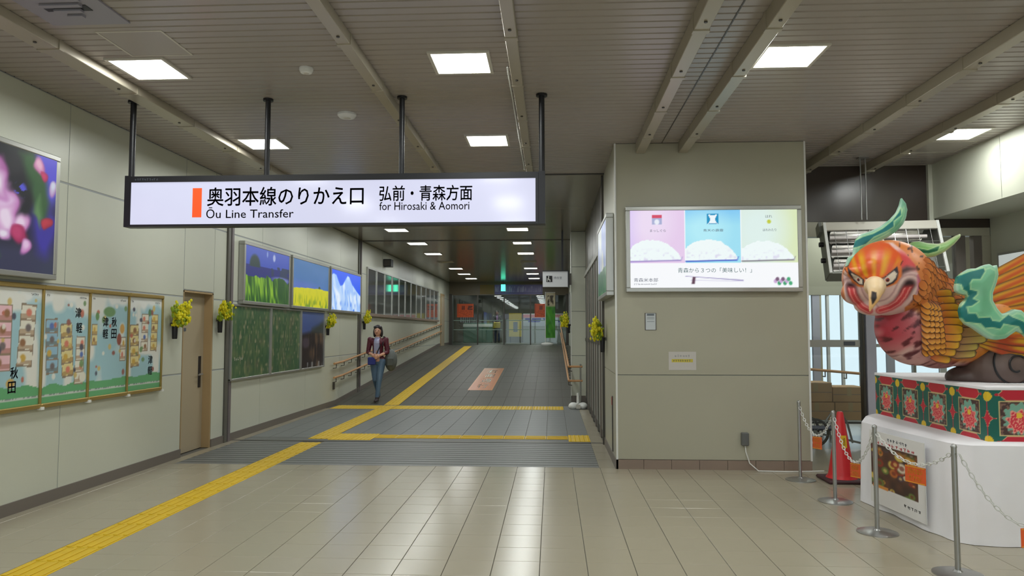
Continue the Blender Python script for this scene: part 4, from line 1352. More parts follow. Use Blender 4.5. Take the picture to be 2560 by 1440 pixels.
screen('wall_display', (0.699, 9.0, 2.365), -Y, 1.55, 0.93, 0.09, pic_falls, 70, 60, M_lit, 'backlit waterfall photo on the pillar side facing the passage', border=0.05)

# small notices, box and hydrant strip on the pillar
nt_ = thing('framed_notice', (1.085, PY, 1.5), 'small grey notice in a dark narrow frame on the pillar', 'notice')
MB().box(1.023, 1.147, PY - 0.008, PY, 1.512, 1.70).build('frame', M_dsteel, nt_)
sheet('notice_print', (1.031, PY - 0.0085, 1.516), X, Z, 0.108, 0.18, 12, 24, lambda U, V: lay(lay(const(U, (196, 202, 204)), rect(U, V, 0.1, 0.9, 0.86, 0.97), (96, 104, 110)), rect(U, V, 0.15, 0.85, 0.5, 0.8) * (np.floor(V * 24) % 2 == 0), (140, 148, 152)), M_print, nt_)
np_ = thing('paper_notice', (1.42, PY, 1.08), 'pale paper notice with yellow highlighted lettering taped to the pillar', 'notice')
MB().box(1.278, 1.575, PY - 0.003, PY, 1.075, 1.275).build('sheet', mat('paper_pale', S(200, 196, 190), 0.6), np_)
MB().box(1.31, 1.54, PY - 0.0036, PY - 0.003, 1.16, 1.195).build('highlight', mat('highlighter', S(206, 190, 70), 0.6), np_)
marks((1.32, PY - 0.0042, 1.165), X, Z, 0.2, 0.026, 8, M_inkg, np_, 6)
marks((1.34, PY - 0.0036, 1.215), X, Z, 0.17, 0.03, 6, M_seam, np_, 7)
eb = thing('junction_box', (2.078, PY, 0.26), 'dark grey cable box low on the pillar with a white cord', 'box')
MB().box(2.04, 2.118, PY - 0.055, PY, 0.265, 0.405, bev=0.008).build('box_body', mat('box_grey', S(96, 98, 96), 0.5), eb)
MB().tube([(2.08, PY - 0.03, 0.265), (2.085, PY - 0.035, 0.2), (2.12, PY - 0.05, 0.08), (2.2, PY - 0.09, 0.008), (2.5, PY - 0.1, 0.006), (2.9, PY - 0.05, 0.006)], 0.006, n=6).build('cord', M_white, eb)
hs = thing('hydrant_strip', (0.69, 8.75, 0.1), 'slim dark slot panel with a red cap low on the pillar side', 'panel')
MB().box(0.69, 0.70, 8.55, 8.62, 0.12, 0.75).build('slot_frame', M_dsteel, hs)
MB().box(0.686, 0.69, 8.56, 8.61, 0.65, 0.74).build('cap', mat('red_plastic', S(170, 50, 50), 0.5), hs)

# ---------------------------------------------------------------- bouquets in black wall vases
M_pet = mat('petal_yellow', S(214, 204, 22), 0.6, noise=0.2, nscale=30)
M_leaf = mat('leaf_green', S(130, 152, 30), 0.6, noise=0.2, nscale=20)


def bouquet(c, nrm, label, sd):
    r = random.Random(sd)
    c, nrm = Vector(c), Vector(nrm)
    side = nrm.cross(Z)
    t = thing('wall_bouquet', c, label, 'bouquet', 'yellow bouquets in black wall vases')
    b = c + nrm * 0.05
    MB().lathe(b, [(0.026, 0.0), (0.029, 0.01), (0.035, 0.19), (0.031, 0.19), (0.025, 0.03)], 14).build('vase', M_black, t, smooth=True)
    MB().box(*sorted((c.x, b.x - nrm.x * 0.03)) if abs(nrm.x) > 0.5 else (c.x - 0.015, c.x + 0.015), *((c.y - 0.015, c.y + 0.015) if abs(nrm.x) > 0.5 else sorted((c.y, b.y - nrm.y * 0.03))), c.z + 0.15, c.z + 0.19).build('wall_hook', M_dsteel, t)
    top = b + Z * 0.18
    for k in range(18):
        a = 2 * math.pi * k / 18 + r.uniform(-0.2, 0.2)
        sp = r.uniform(0.03, 0.15)
        hgt = r.uniform(0.03, 0.26)
        d = side * math.cos(a) * sp + nrm * (0.04 + abs(math.sin(a)) * sp * 0.8) + Z * hgt
        m = MB()
        m.tube([top, top + d * 0.5 + Z * 0.04, top + d], 0.005, n=5)
        st = m.build('stem', M_leaf, t)
        m = MB()
        for q in range(16):
            p = top + d * r.uniform(0.5, 1.05) + Vector((r.uniform(-0.035, 0.035), r.uniform(-0.035, 0.035), r.uniform(-0.06, 0.03)))
            m.ball(p, r.uniform(0.011, 0.02), 6, 4, (1, 1, r.uniform(1, 1.8)))
        m.build('blossom_spray', M_pet if k % 5 else M_leaf, st)


bouquet((WX, 8.3, 1.41), X, 'yellow bouquet in a black wall vase between poster case and service door', 1)
bouquet((WX, 9.46, 1.48), X, 'yellow bouquet in a black wall vase between the service door and dark joint post', 2)
bouquet((WX, 14.13, 1.42), X, 'yellow bouquet in a black wall vase right of the straw costume photo', 3)
bouquet((WX, 16.92, 1.54), X, 'yellow bouquet in a black wall vase at the start of the window band', 4)
bouquet((0.699, 9.5, 1.23), -X, 'yellow bouquet in a black wall vase on the pillar corner at the partition', 5)
bouquet((0.402, 15.65, 1.46), -X, 'yellow bouquet in a black wall vase on the square column', 6)

# ---------------------------------------------------------------- handrails on the ramp
def handrail(label, x, y0, y1, zz, side, hook=None):
    t = thing('ramp_handrail', (x, y0, rampz(y0)), label, 'handrail', 'wooden handrails on the ramp')
    bm_ = mesh_of(MB().tube([(0, 0, -0.02), (0, 0, -0.09), (side * 0.07, 0, -0.1)], 0.009, n=6), M_dsteel, 'bracket')
    for z in zz:
        n = 24
        pts = [(x, y0 + (y1 - y0) * i / n, rampz(y0 + (y1 - y0) * i / n) + z) for i in range(n + 1)]
        if hook:
            pts = [(hook, y0, rampz(y0) + z), (x + 0.05 * (1 if hook > x else -1), y0, rampz(y0) + z)] + pts
        MB().tube(pts, 0.021, n=8).build('rail', M_wood, t, smooth=True)
        for k in range(26):
            y = y0 + 0.15 + (y1 - y0 - 0.3) * k / 25
            inst('bracket', bm_, (x, y, rampz(y) + z), t)
    return t


handrail('double wooden handrail fixed to the left wall under the window band', WX + 0.075, 14.5, 28.8, (0.85, 0.57), -1)
hr = handrail('double wooden handrail on the column side of the ramp', 0.33, 14.62, 28.4, (0.8, 0.52), 1, hook=0.6)
for y in (14.62,):
    MB().cyl((0.56, y, 0.0), (0.56, y, 0.85), 0.018, n=10).build('end_post', M_steel, hr)
ws = thing('stand_base', (0.56, 14.4, 0), 'white rounded plastic stand base on the floor beside the partition', 'stand base')
m = MB()
for sx in (-1, 1):
    m.ball((0.50 + sx * 0.09, 14.35, 0.05), 0.1, 14, 8, (1.0, 1.2, 0.75))
me = melt(m, 0.012, 3, 'base_shell')
me.materials.clear()
put(me, 'base_shell', M_white, ws)
MB().box(0.46, 0.54, 14.22, 14.24, 0.01, 0.09).build('front_plate', M_frame, ws)
MB().cyl((0.50, 14.35, 0.1), (0.50, 14.35, 0.3), 0.03, 0.024, n=12).build('socket', M_white, ws)
so = thing('wall_outlet', (WX, 14.7, 0.33), 'dark wall outlet under the start of the left handrail', 'outlet')
MB().box(WX, WX + 0.02, 14.66, 14.76, 0.32, 0.46, bev=0.003).build('plate', M_dsteel, so)
cb = thing('wall_speaker', (WX, 19.2, 3.2), 'black box speaker high on the left wall above the window band', 'speaker')
MB().box(WX, WX + 0.2, 19.0, 19.3, 3.2, 3.4, bev=0.008).build('speaker_body', M_black, cb)
MB().box(WX + 0.02, WX + 0.18, 18.992, 19.0, 3.22, 3.38).build('speaker_grille', M_dsteel, cb)

# waiting room sign beside the column
wsn = thing('projecting_sign', (0.09, 15.2, 2.42), 'small white projecting sign with a seated figure mark beside the square column', 'sign')
MB().box(-0.19, 0.33, 15.2, 15.28, 2.42, 2.74).build('sign_face', mat('sign_white', S(186, 188, 188), 0.3, emit=S(186, 188, 190), estr=0.2), wsn)
MB().box(0.33, 0.36, 15.19, 15.29, 2.40, 2.76).build('sign_edge', M_black, wsn)
MB().box(-0.19, 0.33, 15.19, 15.29, 2.74, 2.76).build('sign_edge', M_black, wsn)
MB().box(0.36, 0.402, 15.21, 15.27, 2.46, 2.7).build('bracket', M_dsteel, wsn)
MB().box(0.2, 0.24, 15.22, 15.26, 2.76, CZ).build('hanger', M_black, wsn)
MB().box(-0.115, 0.01, 15.195, 15.2, 2.52, 2.65).build('mark_square', M_inkb, wsn)
mk = MB().cyl((-0.065, 15.1945, 2.63), (-0.065, 15.1955, 2.63), 0.012, n=10)
mk.box(-0.075, -0.058, 15.1935, 15.195, 2.57, 2.615).box(-0.075, -0.03, 15.1935, 15.195, 2.56, 2.575).box(-0.045, -0.03, 15.1935, 15.195, 2.53, 2.56).box(-0.098, -0.088, 15.1935, 15.195, 2.53, 2.6)
mk.build('seated_figure', M_white, wsn)
text('待合室', (0.04, 15.197, 2.58), X, Z, 0.17, 0.055, M_inkg, wsn)

# ---------------------------------------------------------------- far end: glass doors and hall behind
GY = 31.5
dg_ = thing('door_4', (-2, GY, RZ), 'glass sliding doors in slim grey frames at the top of the ramp', 'door', kind='structure')
Mge = glass('far_glass', (0.86, 0.93, 0.89), 0.06)
for x0, x1 in ((WX, -4.3), (0.6, 0.72)):
    MB().box(x0, x1, GY - 0.1, GY + 0.1, RZ, 3.1).build('post', M_dsteel, dg_)
for x in (-3.2, -2.06, -0.92):
    MB().box(x - 0.025, x + 0.025, GY - 0.03, GY + 0.03, RZ, 3.05).build('door_stile', M_dsteel, dg_)
for a, b in ((-4.3, -3.225), (-3.175, -2.085), (-2.035, -0.945), (-0.895, 0.6)):
    MB().box(a, b, GY - 0.004, GY + 0.004, RZ, 3.05).build('pane', Mge, dg_)
    for z in (1.55, 1.95):
        MB().box(a + 0.05, b - 0.05, GY - 0.006, GY - 0.004, z, z + 0.03).build('frosted_band', mat('frosted_band', S(150, 176, 160), 0.4), dg_)
hd = MB().box(WX, 0.72, GY - 0.06, GY + 0.1, 3.05, CZ)
hdo = tag(hd.build('wall_far_header', mat('header_brown', S(120, 108, 84), 0.4)), kind='structure')
bn = thing('purple_banner', (-1.4, GY - 0.07, 3.1), 'long purple printed banner over the far glass doors', 'banner')
sheet('banner_print', (-2.46, GY - 0.075, 3.08), X, Z, 2.06, 0.42, 60, 14, lambda U, V: lay(lay(const(U, (120, 112, 176)), np.clip(vnoise(U * 60, V * 2, 3) * 2 - 0.8, 0, 1) * rect(U, V, 0, 1, 0.25, 0.85), (190, 186, 220)), rect(U, V, 0, 1, 0.13, 0.2), (80, 74, 130)), M_print, bn)
MB().box(-2.46, -0.4, GY - 0.073, GY - 0.061, 3.08, 3.5).build('banner_board', M_white, bn)
MB().box(-3.1, -2.5, GY - 0.075, GY - 0.061, 3.1, 3.5).build('side_board', mat('board_ochre', S(140, 116, 56), 0.5), bn)
ex = thing('exit_sign', (-2.05, 30.6, 3.2), 'small glowing green exit sign hung before the far doors', 'sign')
MB().box(-2.13, -1.95, 30.6, 30.66, 3.18, 3.46).build('sign_face', mat('exit_green', S(60, 200, 150), 0.3, emit=S(90, 250, 200), estr=2.0), ex)
MB().cyl((-2.04, 30.63, 3.46), (-2.04, 30.63, CZ), 0.012, n=8).build('hanger', M_dsteel, ex)


def orange(x0, x1, label):
    t = thing('orange_poster', ((x0 + x1) / 2, GY - 0.01, 2.1), label, 'poster', 'orange posters on the far doors')
    MB().box(x0, x1, GY - 0.012, GY - 0.006, 2.1, 2.68).build('backing', M_white, t)

    def f(U, V):
        c = const(U, (226, 92, 34))
        c = lay(c, rect(U, V, 0.15, 0.95, 0.55, 0.85) * (vnoise(U * 16, V * 0, 5) > 0.42) * (vnoise(U * 5, V * 9, 8) > 0.25), (110, 40, 20))
        for q in range(5):
            c = lay(c, rect(U, V, 0.12, 0.92, 0.08 + 0.09 * q, 0.11 + 0.09 * q) * (vnoise(U * 30, V * 0 + q, 4) > 0.4), (160, 62, 30))
        return lay(c, rect(U, V, 0.04, 0.07, 0.05, 0.95), (120, 50, 24))
    sheet('poster_print', (x0, GY - 0.0125, 2.1), X, Z, x1 - x0, 0.58, 40, 30, f, M_print, t)


orange(-4.1, -3.38, 'orange poster with dark lettering on the far glass beside the left wall')
orange(-0.74, -0.02, 'orange poster with dark lettering on the far glass behind the green flag')
fg = thing('banner_flag', (0.0, 30.6, RZ), 'tall green banner flag on a pole with white base before the far doors', 'flag')
MB().cyl((-0.27, 30.6, RZ + 0.06), (-0.27, 30.6, 3.14), 0.014, n=8).build('pole', M_white, fg)
MB().tube([(-0.27, 30.6, 3.12), (0.14, 30.6, 3.12)], 0.01, n=6).build('crossbar', M_white, fg)
MB().lathe((-0.2, 30.6, RZ), [(0.26, 0), (0.27, 0.05), (0.2, 0.1), (0.03, 0.12)], 18).build('base', M_white, fg)


def pic_flag(U, V):
    c = lay(const(U, (70, 140, 40)), np.clip(vnoise(U * 5, V * 12, 3) * 2 - 0.8, 0, 1), (44, 110, 34))
    c = lay(c, np.clip((V - 0.68) * 30, 0, 1), (170, 160, 130))
    return lay(c, rect(U, V, 0.15, 0.85, 0.72, 0.95) * (vnoise(U * 9, V * 22, 6) > 0.5), (60, 54, 40))


fo = sheet('flag_cloth', (-0.255, 30.6, 1.22), X, Z, 0.39, 1.88, 14, 44, pic_flag, M_print, fg)
a = verts(fo.data)
a[:, 1] += 0.02 * np.sin(a[:, 2] * 5 + a[:, 0] * 12)
fo.data.vertices.foreach_set('co', a.ravel())
sm = fo.modifiers.new('thickness', 'SOLIDIFY')
sm.thickness = 0.004
# hall behind the glass
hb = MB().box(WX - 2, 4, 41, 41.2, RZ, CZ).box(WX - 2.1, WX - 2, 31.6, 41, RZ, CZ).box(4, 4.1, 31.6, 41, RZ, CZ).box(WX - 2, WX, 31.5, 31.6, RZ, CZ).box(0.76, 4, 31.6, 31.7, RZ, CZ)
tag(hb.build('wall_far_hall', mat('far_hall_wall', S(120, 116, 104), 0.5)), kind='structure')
ct = thing('ticket_counter', (-0.6, 38.5, RZ), 'white counter with a pink and blue printed front behind the glass doors', 'counter')
MB().box(-1.5, 0.9, 38.2, 39.0, RZ, RZ + 1.05).build('counter_body', mat('counter_grey', S(170, 172, 170), 0.5), ct)
sheet('counter_print', (-1.5, 38.19, RZ + 0.85), X, Z, 2.4, 0.6, 60, 20, lambda U, V: lay(lay(const(U, (196, 200, 214)), rect(U, V, 0, 1, 0.75, 1), (226, 150, 160)), rect(U, V, 0.05, 0.95, 0.35, 0.7) * (vnoise(U * 22, V * 3, 2) > 0.45), (70, 76, 170)), M_print, ct)
MB().box(-1.5, 0.9, 38.2, 38.24, RZ + 1.05, RZ + 1.5).build('upper_board', M_white, ct)
yb = thing('yellow_board', (-1.85, 37.5, RZ), 'yellow standing sign board behind the glass doors', 'sign')
MB().box(-2.2, -1.55, 37.5, 37.54, RZ + 0.3, RZ + 1.5).build('board', mat('board_yellow', S(196, 170, 40), 0.5), yb)
MB().box(-1.98, -1.76, 37.49, 37.5, RZ + 0.55, RZ + 1.05).build('dark_figure', M_inkg, yb)
MB().box(-2.15, -2.1, 37.5, 37.54, RZ, RZ + 0.3).box(-1.65, -1.6, 37.5, 37.54, RZ, RZ + 0.3).build('leg', M_dsteel, yb)
gt = thing('ticket_gate', (-3.6, 37, RZ), 'green tinted gate barrier behind the left glass panes', 'gate')
MB().box(-4.5, -3.0, 37, 37.3, RZ, RZ + 1.0, bev=0.02).build('barrier_body', mat('gate_green', S(90, 120, 104), 0.4), gt)
MB().box(-4.5, -3.0, 36.98, 37.0, RZ + 0.8, RZ + 0.95).build('barrier_panel', M_white, gt)

# ---------------------------------------------------------------- infrared heater under the ceiling
ht = thing('ceiling_heater', (3.95, 8.9, 2.5), 'hanging infrared heater with three reflector tubes and wire guard behind the bird', 'heater')
ORG[ht.name] = Vector((0, 0, 0))
M_hs = mat('heater_grey', S(140, 142, 134), 0.45, metal=0.2)
M_mir = mat('reflector_metal', S(214, 212, 208), 0.18, metal=0.95)
M_tube = mat('quartz_tube', S(236, 228, 226), 0.15)
hw, hh = 0.64, 0.33
MB().box(-hw, hw, 0.2, 0.22, -hh, hh).build('back_plate', M_hs, ht)
MB().prism([(-hh, -0.02), (-hh, 0.22), (hh, 0.22), (hh, 0.0)], 'x', -hw - 0.01, -hw + 0.01).f
for x in (-hw, hw):
    m = MB()
    m.box(x - 0.012, x + 0.012, 0.0, 0.22, -hh, hh)
    m.build('side_plate', M_hs, ht)
MB().box(-hw, hw, 0.0, 0.22, hh - 0.012, hh + 0.012).build('top_plate', M_hs, ht)
MB().box(-hw, hw, -0.02, 0.0, hh - 0.10, hh + 0.012).build('top_fascia', M_frame, ht)
MB().box(-hw, hw, 0.0, 0.22, -hh - 0.012, -hh + 0.012).build('bottom_plate', M_hs, ht)
for x in (-hw, hw):
    MB().box(x - 0.016, x + 0.016, -0.025, 0.0, -hh - 0.012, hh + 0.012).build('front_edge', M_white, ht)
for k in range(3):
    z = 0.17 - 0.19 * k
    m = MB()
    n = 10
    vs, fs = [], []
    for x in (-hw + 0.08, hw - 0.14):
        for i in range(n + 1):
            a = math.pi * i / n
            vs.append((x, 0.05 + 0.11 * math.sin(a), z + 0.08 * math.cos(a)))
    for i in range(n):
        fs.append((i, i + 1, n + 2 + i, n + 1 + i))
    m.add(vs, fs)
    rf = m.build('reflector', M_mir, ht, smooth=True)
    MB().cyl((-hw + 0.06, 0.06, z), (hw - 0.12, 0.06, z), 0.022, n=10).build('quartz_tube', M_tube, rf, smooth=True)
for k in range(9):
    x = -hw + 0.1 + k * 0.135
    MB().cyl((x, -0.02, -hh), (x, -0.02, hh - 0.1), 0.0035, n=5).build('guard_wire', M_steel, ht)
for k in range(4):
    z = -hh + 0.05 + k * 0.17
    MB().cyl((-hw, -0.022, z), (hw, -0.022, z), 0.0035, n=5).build('guard_wire', M_steel, ht)
for z in (0.1, -0.12):
    MB().cyl((-hw - 0.06, 0.1, z), (-hw - 0.01, 0.1, z), 0.03, n=12).build('knob', M_black, ht)
MB().box(-hw - 0.05, -hw - 0.012, 0.05, 0.2, hh - 0.08, hh + 0.06).build('lug', M_hs, ht)
MB().box(hw + 0.012, hw + 0.05, 0.05, 0.2, hh - 0.02, hh + 0.05).build('lug', M_hs, ht)
ht.rotation_euler = (math.radians(-22), 0, math.radians(-6))
hp = thing('heater_hanger', (3.76, 8.95, CZ), 'twin rod hanger between ceiling and the infrared heater', 'bracket')
for x in (3.73, 3.79):
    MB().cyl((x, 8.97, 2.84), (x, 8.97, CZ), 0.008, n=8).build('rod', M_steel, hp)
MB().box(3.7, 3.82, 8.93, 9.01, CZ - 0.02, CZ).build('plate', M_steel, hp)

rb_ = thing('wall_lightbox', (5.5, 8.2, 1.5), 'pale white lightbox on the right wall behind the bird', 'display')
MB().box(5.44, 5.5, 7.0, 9.22, 1.5, 2.45).build('housing', M_alu, rb_)
MB().box(5.435, 5.44, 7.03, 9.19, 1.53, 2.42).build('lit_panel', mat('lightbox_white', S(214, 220, 218), 0.3, emit=S(214, 222, 220), estr=0.5), rb_)

# ---------------------------------------------------------------- display platform
def rring(x0, x1, y0, y1, r, n=6):
    pts = []
    for cx, cy, a0 in ((x0 + r, y0 + r, math.pi), (x1 - r, y0 + r, 1.5 * math.pi), (x1 - r, y1 - r, 0), (x0 + r, y1 - r, 0.5 * math.pi)):
        for i in range(n + 1):
            a = a0 + 0.5 * math.pi * i / n
            pts.append((cx + r * math.cos(a), cy + r * math.sin(a)))
    return pts


pf = thing('display_platform', (3.9, 6.4, 0), 'white cloth covered platform with a green and red patterned band under the bird', 'platform')
M_cloth = mat('white_cloth', S(240, 238, 242), 0.75, noise=0.02, nscale=6, bump=0.1)


def resample(poly, step):
    out = []
    n = len(poly)
    for i in range(n):
        a, b = Vector(poly[i]), Vector(poly[(i + 1) % n])
        k = max(1, int((b - a).length / step))
        for j in range(k):
            out.append(a + (b - a) * j / k)
    return out


base = [(2.75, 6.74), (2.80, 6.1), (2.86, 5.55), (2.89, 5.46), (2.96, 5.40), (3.4, 5.38), (4.2, 5.37), (5.0, 5.38), (5.2, 5.5), (5.25, 6.5), (5.2, 7.45), (4.2, 7.5), (3.3, 7.44), (3.1, 7.36), (2.98, 7.2)]
ring = resample(base, 0.03)
cx_, cy_ = 4.0, 6.5
m = MB()
levels = [(0.0, 0.012), (0.1, 0.010), (0.3, 0.008), (0.5, 0.006), (0.64, 0.003), (0.69, 0.0), (0.705, 0.02)]
vs, fs = [], []
N = len(ring)
acc = 0
for li, (z, amp) in enumerate(levels):
    for i, p in enumerate(ring):
        dirv = (p - Vector((cx_, cy_))).normalized()
        s = i * 0.03
        wv = amp * (math.sin(s * 9.0) + 0.6 * math.sin(s * 21.0 + 1)) - (0.05 if li == 6 else 0) + 0.02 * (1 - z / 0.7)
        q = p + dirv * wv
        vs.append((q.x, q.y, z + 0.003 + (0.012 * math.sin(s * 6) if li == 0 else 0) * 0))
for li in range(len(levels) - 1):
    for i in range(N):
        fs.append((li * N + i, li * N + (i + 1) % N, (li + 1) * N + (i + 1) % N, (li + 1) * N + i))
fs.append(tuple(range((len(levels) - 1) * N, len(levels) * N)))
fs.append(tuple(range(N - 1, -1, -1)))
m.add(vs, fs)
m.build('cloth_skirt', M_cloth, pf, smooth=True)
# upper plinth
ux0, uy0, ux1, uy1 = 3.13, 5.5, 5.15, 7.32
MB().box(ux0 + 0.004, ux1, uy0 + 0.004, uy1, 0.69, 1.08).build('plinth_core', M_white, pf)
MB().box(ux0 - 0.01, ux1, uy0 - 0.01, uy1, 1.075, 1.10, bev=0.004).build('plinth_top', M_cloth, pf)


def pic_band(n):
    def f(U, V):
        u = U * n
        k = np.floor(u)
        x = u - k          # one module 0..1, panel in the middle
        c = const(U, (18, 96, 84))
        ax = np.abs(x - 0.5)
        av = np.abs(V - 0.5)
        # square panels with a lotus
        pan = (ax < 0.31) & (av < 0.29)
        c = lay(c, pan, (206, 190, 130))
        pin = (ax < 0.295) & (av < 0.272)
        c = lay(c, pin, (74, 52, 50))
        c = lay(c, pin * (vnoise(u * 22, V * 34, 4) > 0.6), (128, 96, 84))
        fl = np.hypot((x - 0.5) / 0.22, (V - 0.5) / 0.23)
        ang = np.arctan2(V - 0.42, x - 0.5)
        rad = np.hypot((x - 0.5) / 0.2, (V - 0.45) / 0.2)
        lf = pin & (fl < 1.1 + 0.12 * np.sin(ang * 14))
        c = lay(c, lf, (120, 170, 150))
        lo = pin & (rad < 0.95 + 0.14 * np.cos(ang * 9))
        c = lay(c, lo, (232, 150, 136))
        c = lay(c, pin & (rad < 0.82 + 0.12 * np.cos(ang * 9)), (214, 52, 70))
        c = lay(c, lo & (np.abs((rad * 3.2 + 0.25 * np.cos(ang * 9)) % 1 - 0.5) < 0.13), (238, 160, 140))
        c = lay(c, pin & (np.hypot((x - 0.5) / 0.05, (V - 0.55) / 0.05) < 1), (232, 190, 60))
        # red half cartouches above and below
        for s in (0, 1):
            vv = V if s == 0 else 1 - V
            w = 0.3 - 0.09 * np.clip(np.abs(vv - 0.09) / 0.09, 0, 1.2)
            red = (vv < 0.195) & (ax < np.where(vv < 0.1, 0.22 + vv * 0.9, 0.31 - (vv - 0.1) * 1.2))
            c = lay(c, (vv < 0.205) & (ax < np.where(vv < 0.1, 0.235 + vv * 0.9, 0.325 - (vv - 0.1) * 1.2)), (206, 170, 130))
            c = lay(c, red, (190, 30, 52))
            c = lay(c, np.hypot((ax - 0.345) / 0.03, (vv - 0.1) / 0.025) < 1, (190, 30, 52))
        # yellow dots and red diamonds at module borders
        bx = np.minimum(x, 1 - x)
        for vv in (0.13, 0.87):
            c = lay(c, np.hypot(bx / 0.085, (V - vv) / 0.082) < 1, (226, 190, 40))
        dd = bx / 0.12 + av / 0.2
        c = lay(c, (np.sqrt(bx / 0.14) + np.sqrt(av / 0.3)) < 1.02, (206, 160, 120))
        c = lay(c, (np.sqrt(bx / 0.13) + np.sqrt(av / 0.28)) < 1.0, (196, 36, 58))
        return c
    return f


sheet('patterned_band', (ux0 - 0.002, uy1, 0.66), -Y, Z, uy1 - uy0 + 0.002, 0.425, 260, 70, pic_band(4), M_print, pf)
sheet('patterned_band', (ux0 - 0.002, uy0 - 0.002, 0.66), X, Z, 2.02, 0.425, 280, 70, pic_band(4.5), M_print, pf)


def pic_food(U, V):
    r = np.random.RandomState(5)
    c = const(U, (232, 230, 228))
    m = rect(U, V, 0.03, 0.88, 0.24, 0.82)
    f = lay(const(U, (64, 44, 40)), vnoise(U * 9, V * 9, 6), (110, 70, 50))
    for k in range(46):
        px, py, s = r.uniform(0, 0.9), r.uniform(0.2, 0.85), r.uniform(0.03, 0.09)
        col = [(206, 150, 60), (150, 60, 40), (226, 214, 190), (110, 130, 60), (190, 110, 50), (90, 70, 80), (216, 190, 90)][r.randint(7)]
        f = lay(f, ell(U, V, px, py, s, s * 0.7, 0.4), col)
        f = lay(f, ell(U, V, px, py, s * 0.5, s * 0.35, 0.5) * 0.7, [(120, 50, 40), (230, 200, 120), (80, 100, 50)][r.randint(3)])
    f = lay(f, np.clip((V - 0.74) * 12, 0, 1), (70, 48, 46))
    c = lay(c, 0 * U, (0, 0, 0))
    c = np.where((m > 0)[:, None], f, c)
    c = lay(c, rect(U, V, 0.05, 0.35, 0.22, 0.27), (226, 150, 70))
    return c


po = thing('food_poster', (2.78, 6.1, 0.03), 'white poster with a photo of many dishes hung on the platform cloth', 'poster')
ang = math.atan2(0.06, 0.55)
pu = Vector((0.065, -0.80, 0)).normalized()
p0 = Vector((2.715, 6.5, 0.06))
pn = pu.cross(Z)
m = MB()
q = [p0, p0 + pu * 0.8, p0 + pu * 0.8 + Z * 0.6, p0 + Z * 0.6]
m.add([v - pn * 0.006 for v in q] + [v - pn * 0.001 for v in q], [(0, 1, 2, 3), (4, 5, 6, 7), (0, 1, 5, 4), (1, 2, 6, 5), (2, 3, 7, 6), (3, 0, 4, 7)])
m.build('poster_sheet', M_white, po)
sheet('poster_print', p0 + pn * 0.001, pu, Z, 0.80, 0.6, 90, 70, pic_food, M_print, po)
M_redink = mat('ink_red', S(196, 50, 60), 0.5)
marks(p0 + pu * 0.28 + Z * 0.535 + pn * 0.002, pu, Z, 0.3, 0.035, 7, M_inkg, po, 8)
marks(p0 + pu * 0.06 + Z * 0.495 + pn * 0.002, pu, Z, 0.62, 0.033, 11, M_redink, po, 9)
marks(p0 + pu * 0.5 + Z * 0.06 + pn * 0.002, pu, Z, 0.24, 0.03, 5, M_inkb, po, 10)

# ---------------------------------------------------------------- painted paper bird
bird = thing('paper_bird_float', (3.6, 6.2, 1.1), 'huge painted paper bird with orange feathers, pink breast and green crest on the platform', 'bird sculpture')
m = MB()
for (bx, bz, br) in BODY:
    yy = 6.15 if bx < 3.2 else 6.15 + (bx - 3.2) * 0.12
    m.ball((bx, yy, bz), br, 24, 16, (1, 0.92, 1))
# connect consecutive balls
for a, b in zip(BODY[:8], BODY[1:9]):
    ya = 6.15 if a[0] < 3.2 else 6.15 + (a[0] - 3.2) * 0.12
    yb = 6.15 if b[0] < 3.2 else 6.15 + (b[0] - 3.2) * 0.12
    m.cyl((a[0], ya, a[1]), (b[0], yb, b[1]), a[2] * 0.9, b[2] * 0.9, n=24)
body = melt(m, 0.014, 14, 'body')
P = verts(body)
x, y, z = P.T
c = const(x, (206, 120, 44))
# breast: pale pink with crimson and dark brush marks
nb = vnoise(x * 3, z * 3, 2)
br_line = soft([(2.3, 1.62), (2.72, 1.70), (2.80, 1.72), (2.88, 1.64), (2.93, 1.50), (2.98, 1.36), (3.1, 1.27), (3.4, 1.26), (3.75, 1.36), (4.2, 1.2), (3.6, 1.0), (2.4, 1.0)], x, z, 0.05)
bc = const(x, (214, 168, 160))
bc = lay(bc, np.clip(1.5 - (x - 2.45) * 2.6, 0, 1) * np.clip((z - 1.22) * 4, 0, 1), (168, 34, 52))
bc = lay(bc, np.clip(vnoise(x * 7 - z * 5, z * 5 + x * 3, 5) * 3 - 1.7, 0, 1), (222, 184, 176))
sp = vnoise((x + z) * 16, (z - x) * 30, 7)
bc = lay(bc, np.clip(sp * 5 - 2.9, 0, 1) * 0.9, (84, 22, 30))
bc = lay(bc, np.clip((1.30 - z) * 8, 0, 1) * np.clip(vnoise(x * 14, z * 5, 9) * 3 - 1.0, 0, 1) * 0.8, (110, 44, 38))
c = lay(c, br_line, bc)
# orange neck and back
c = lay(c, (1 - br_line) * np.clip(vnoise(x * 24, z * 24, 3) * 2 - 0.8, 0, 1) * 0.6, (226, 150, 60))
c = lay(c, (1 - br_line) * np.clip(vnoise(x * 60, z * 40, 4) * 6 - 4.6, 0, 1), (70, 40, 24))
setcol(body, lin(np.clip(c, 0, 255)))
body_o = put(body, 'body', M_paint, bird)
bvh_body = BVHTree.FromPolygons([tuple(p) for p in P], [tuple(f.vertices) for f in body.polygons])

# head
def grow(poly, sx, sy, c=None):
    a = np.array(poly)
    c = a.mean(0) if c is None else np.array(c)
    return [tuple(p) for p in (a - c) * np.array([sx, sy]) + c]


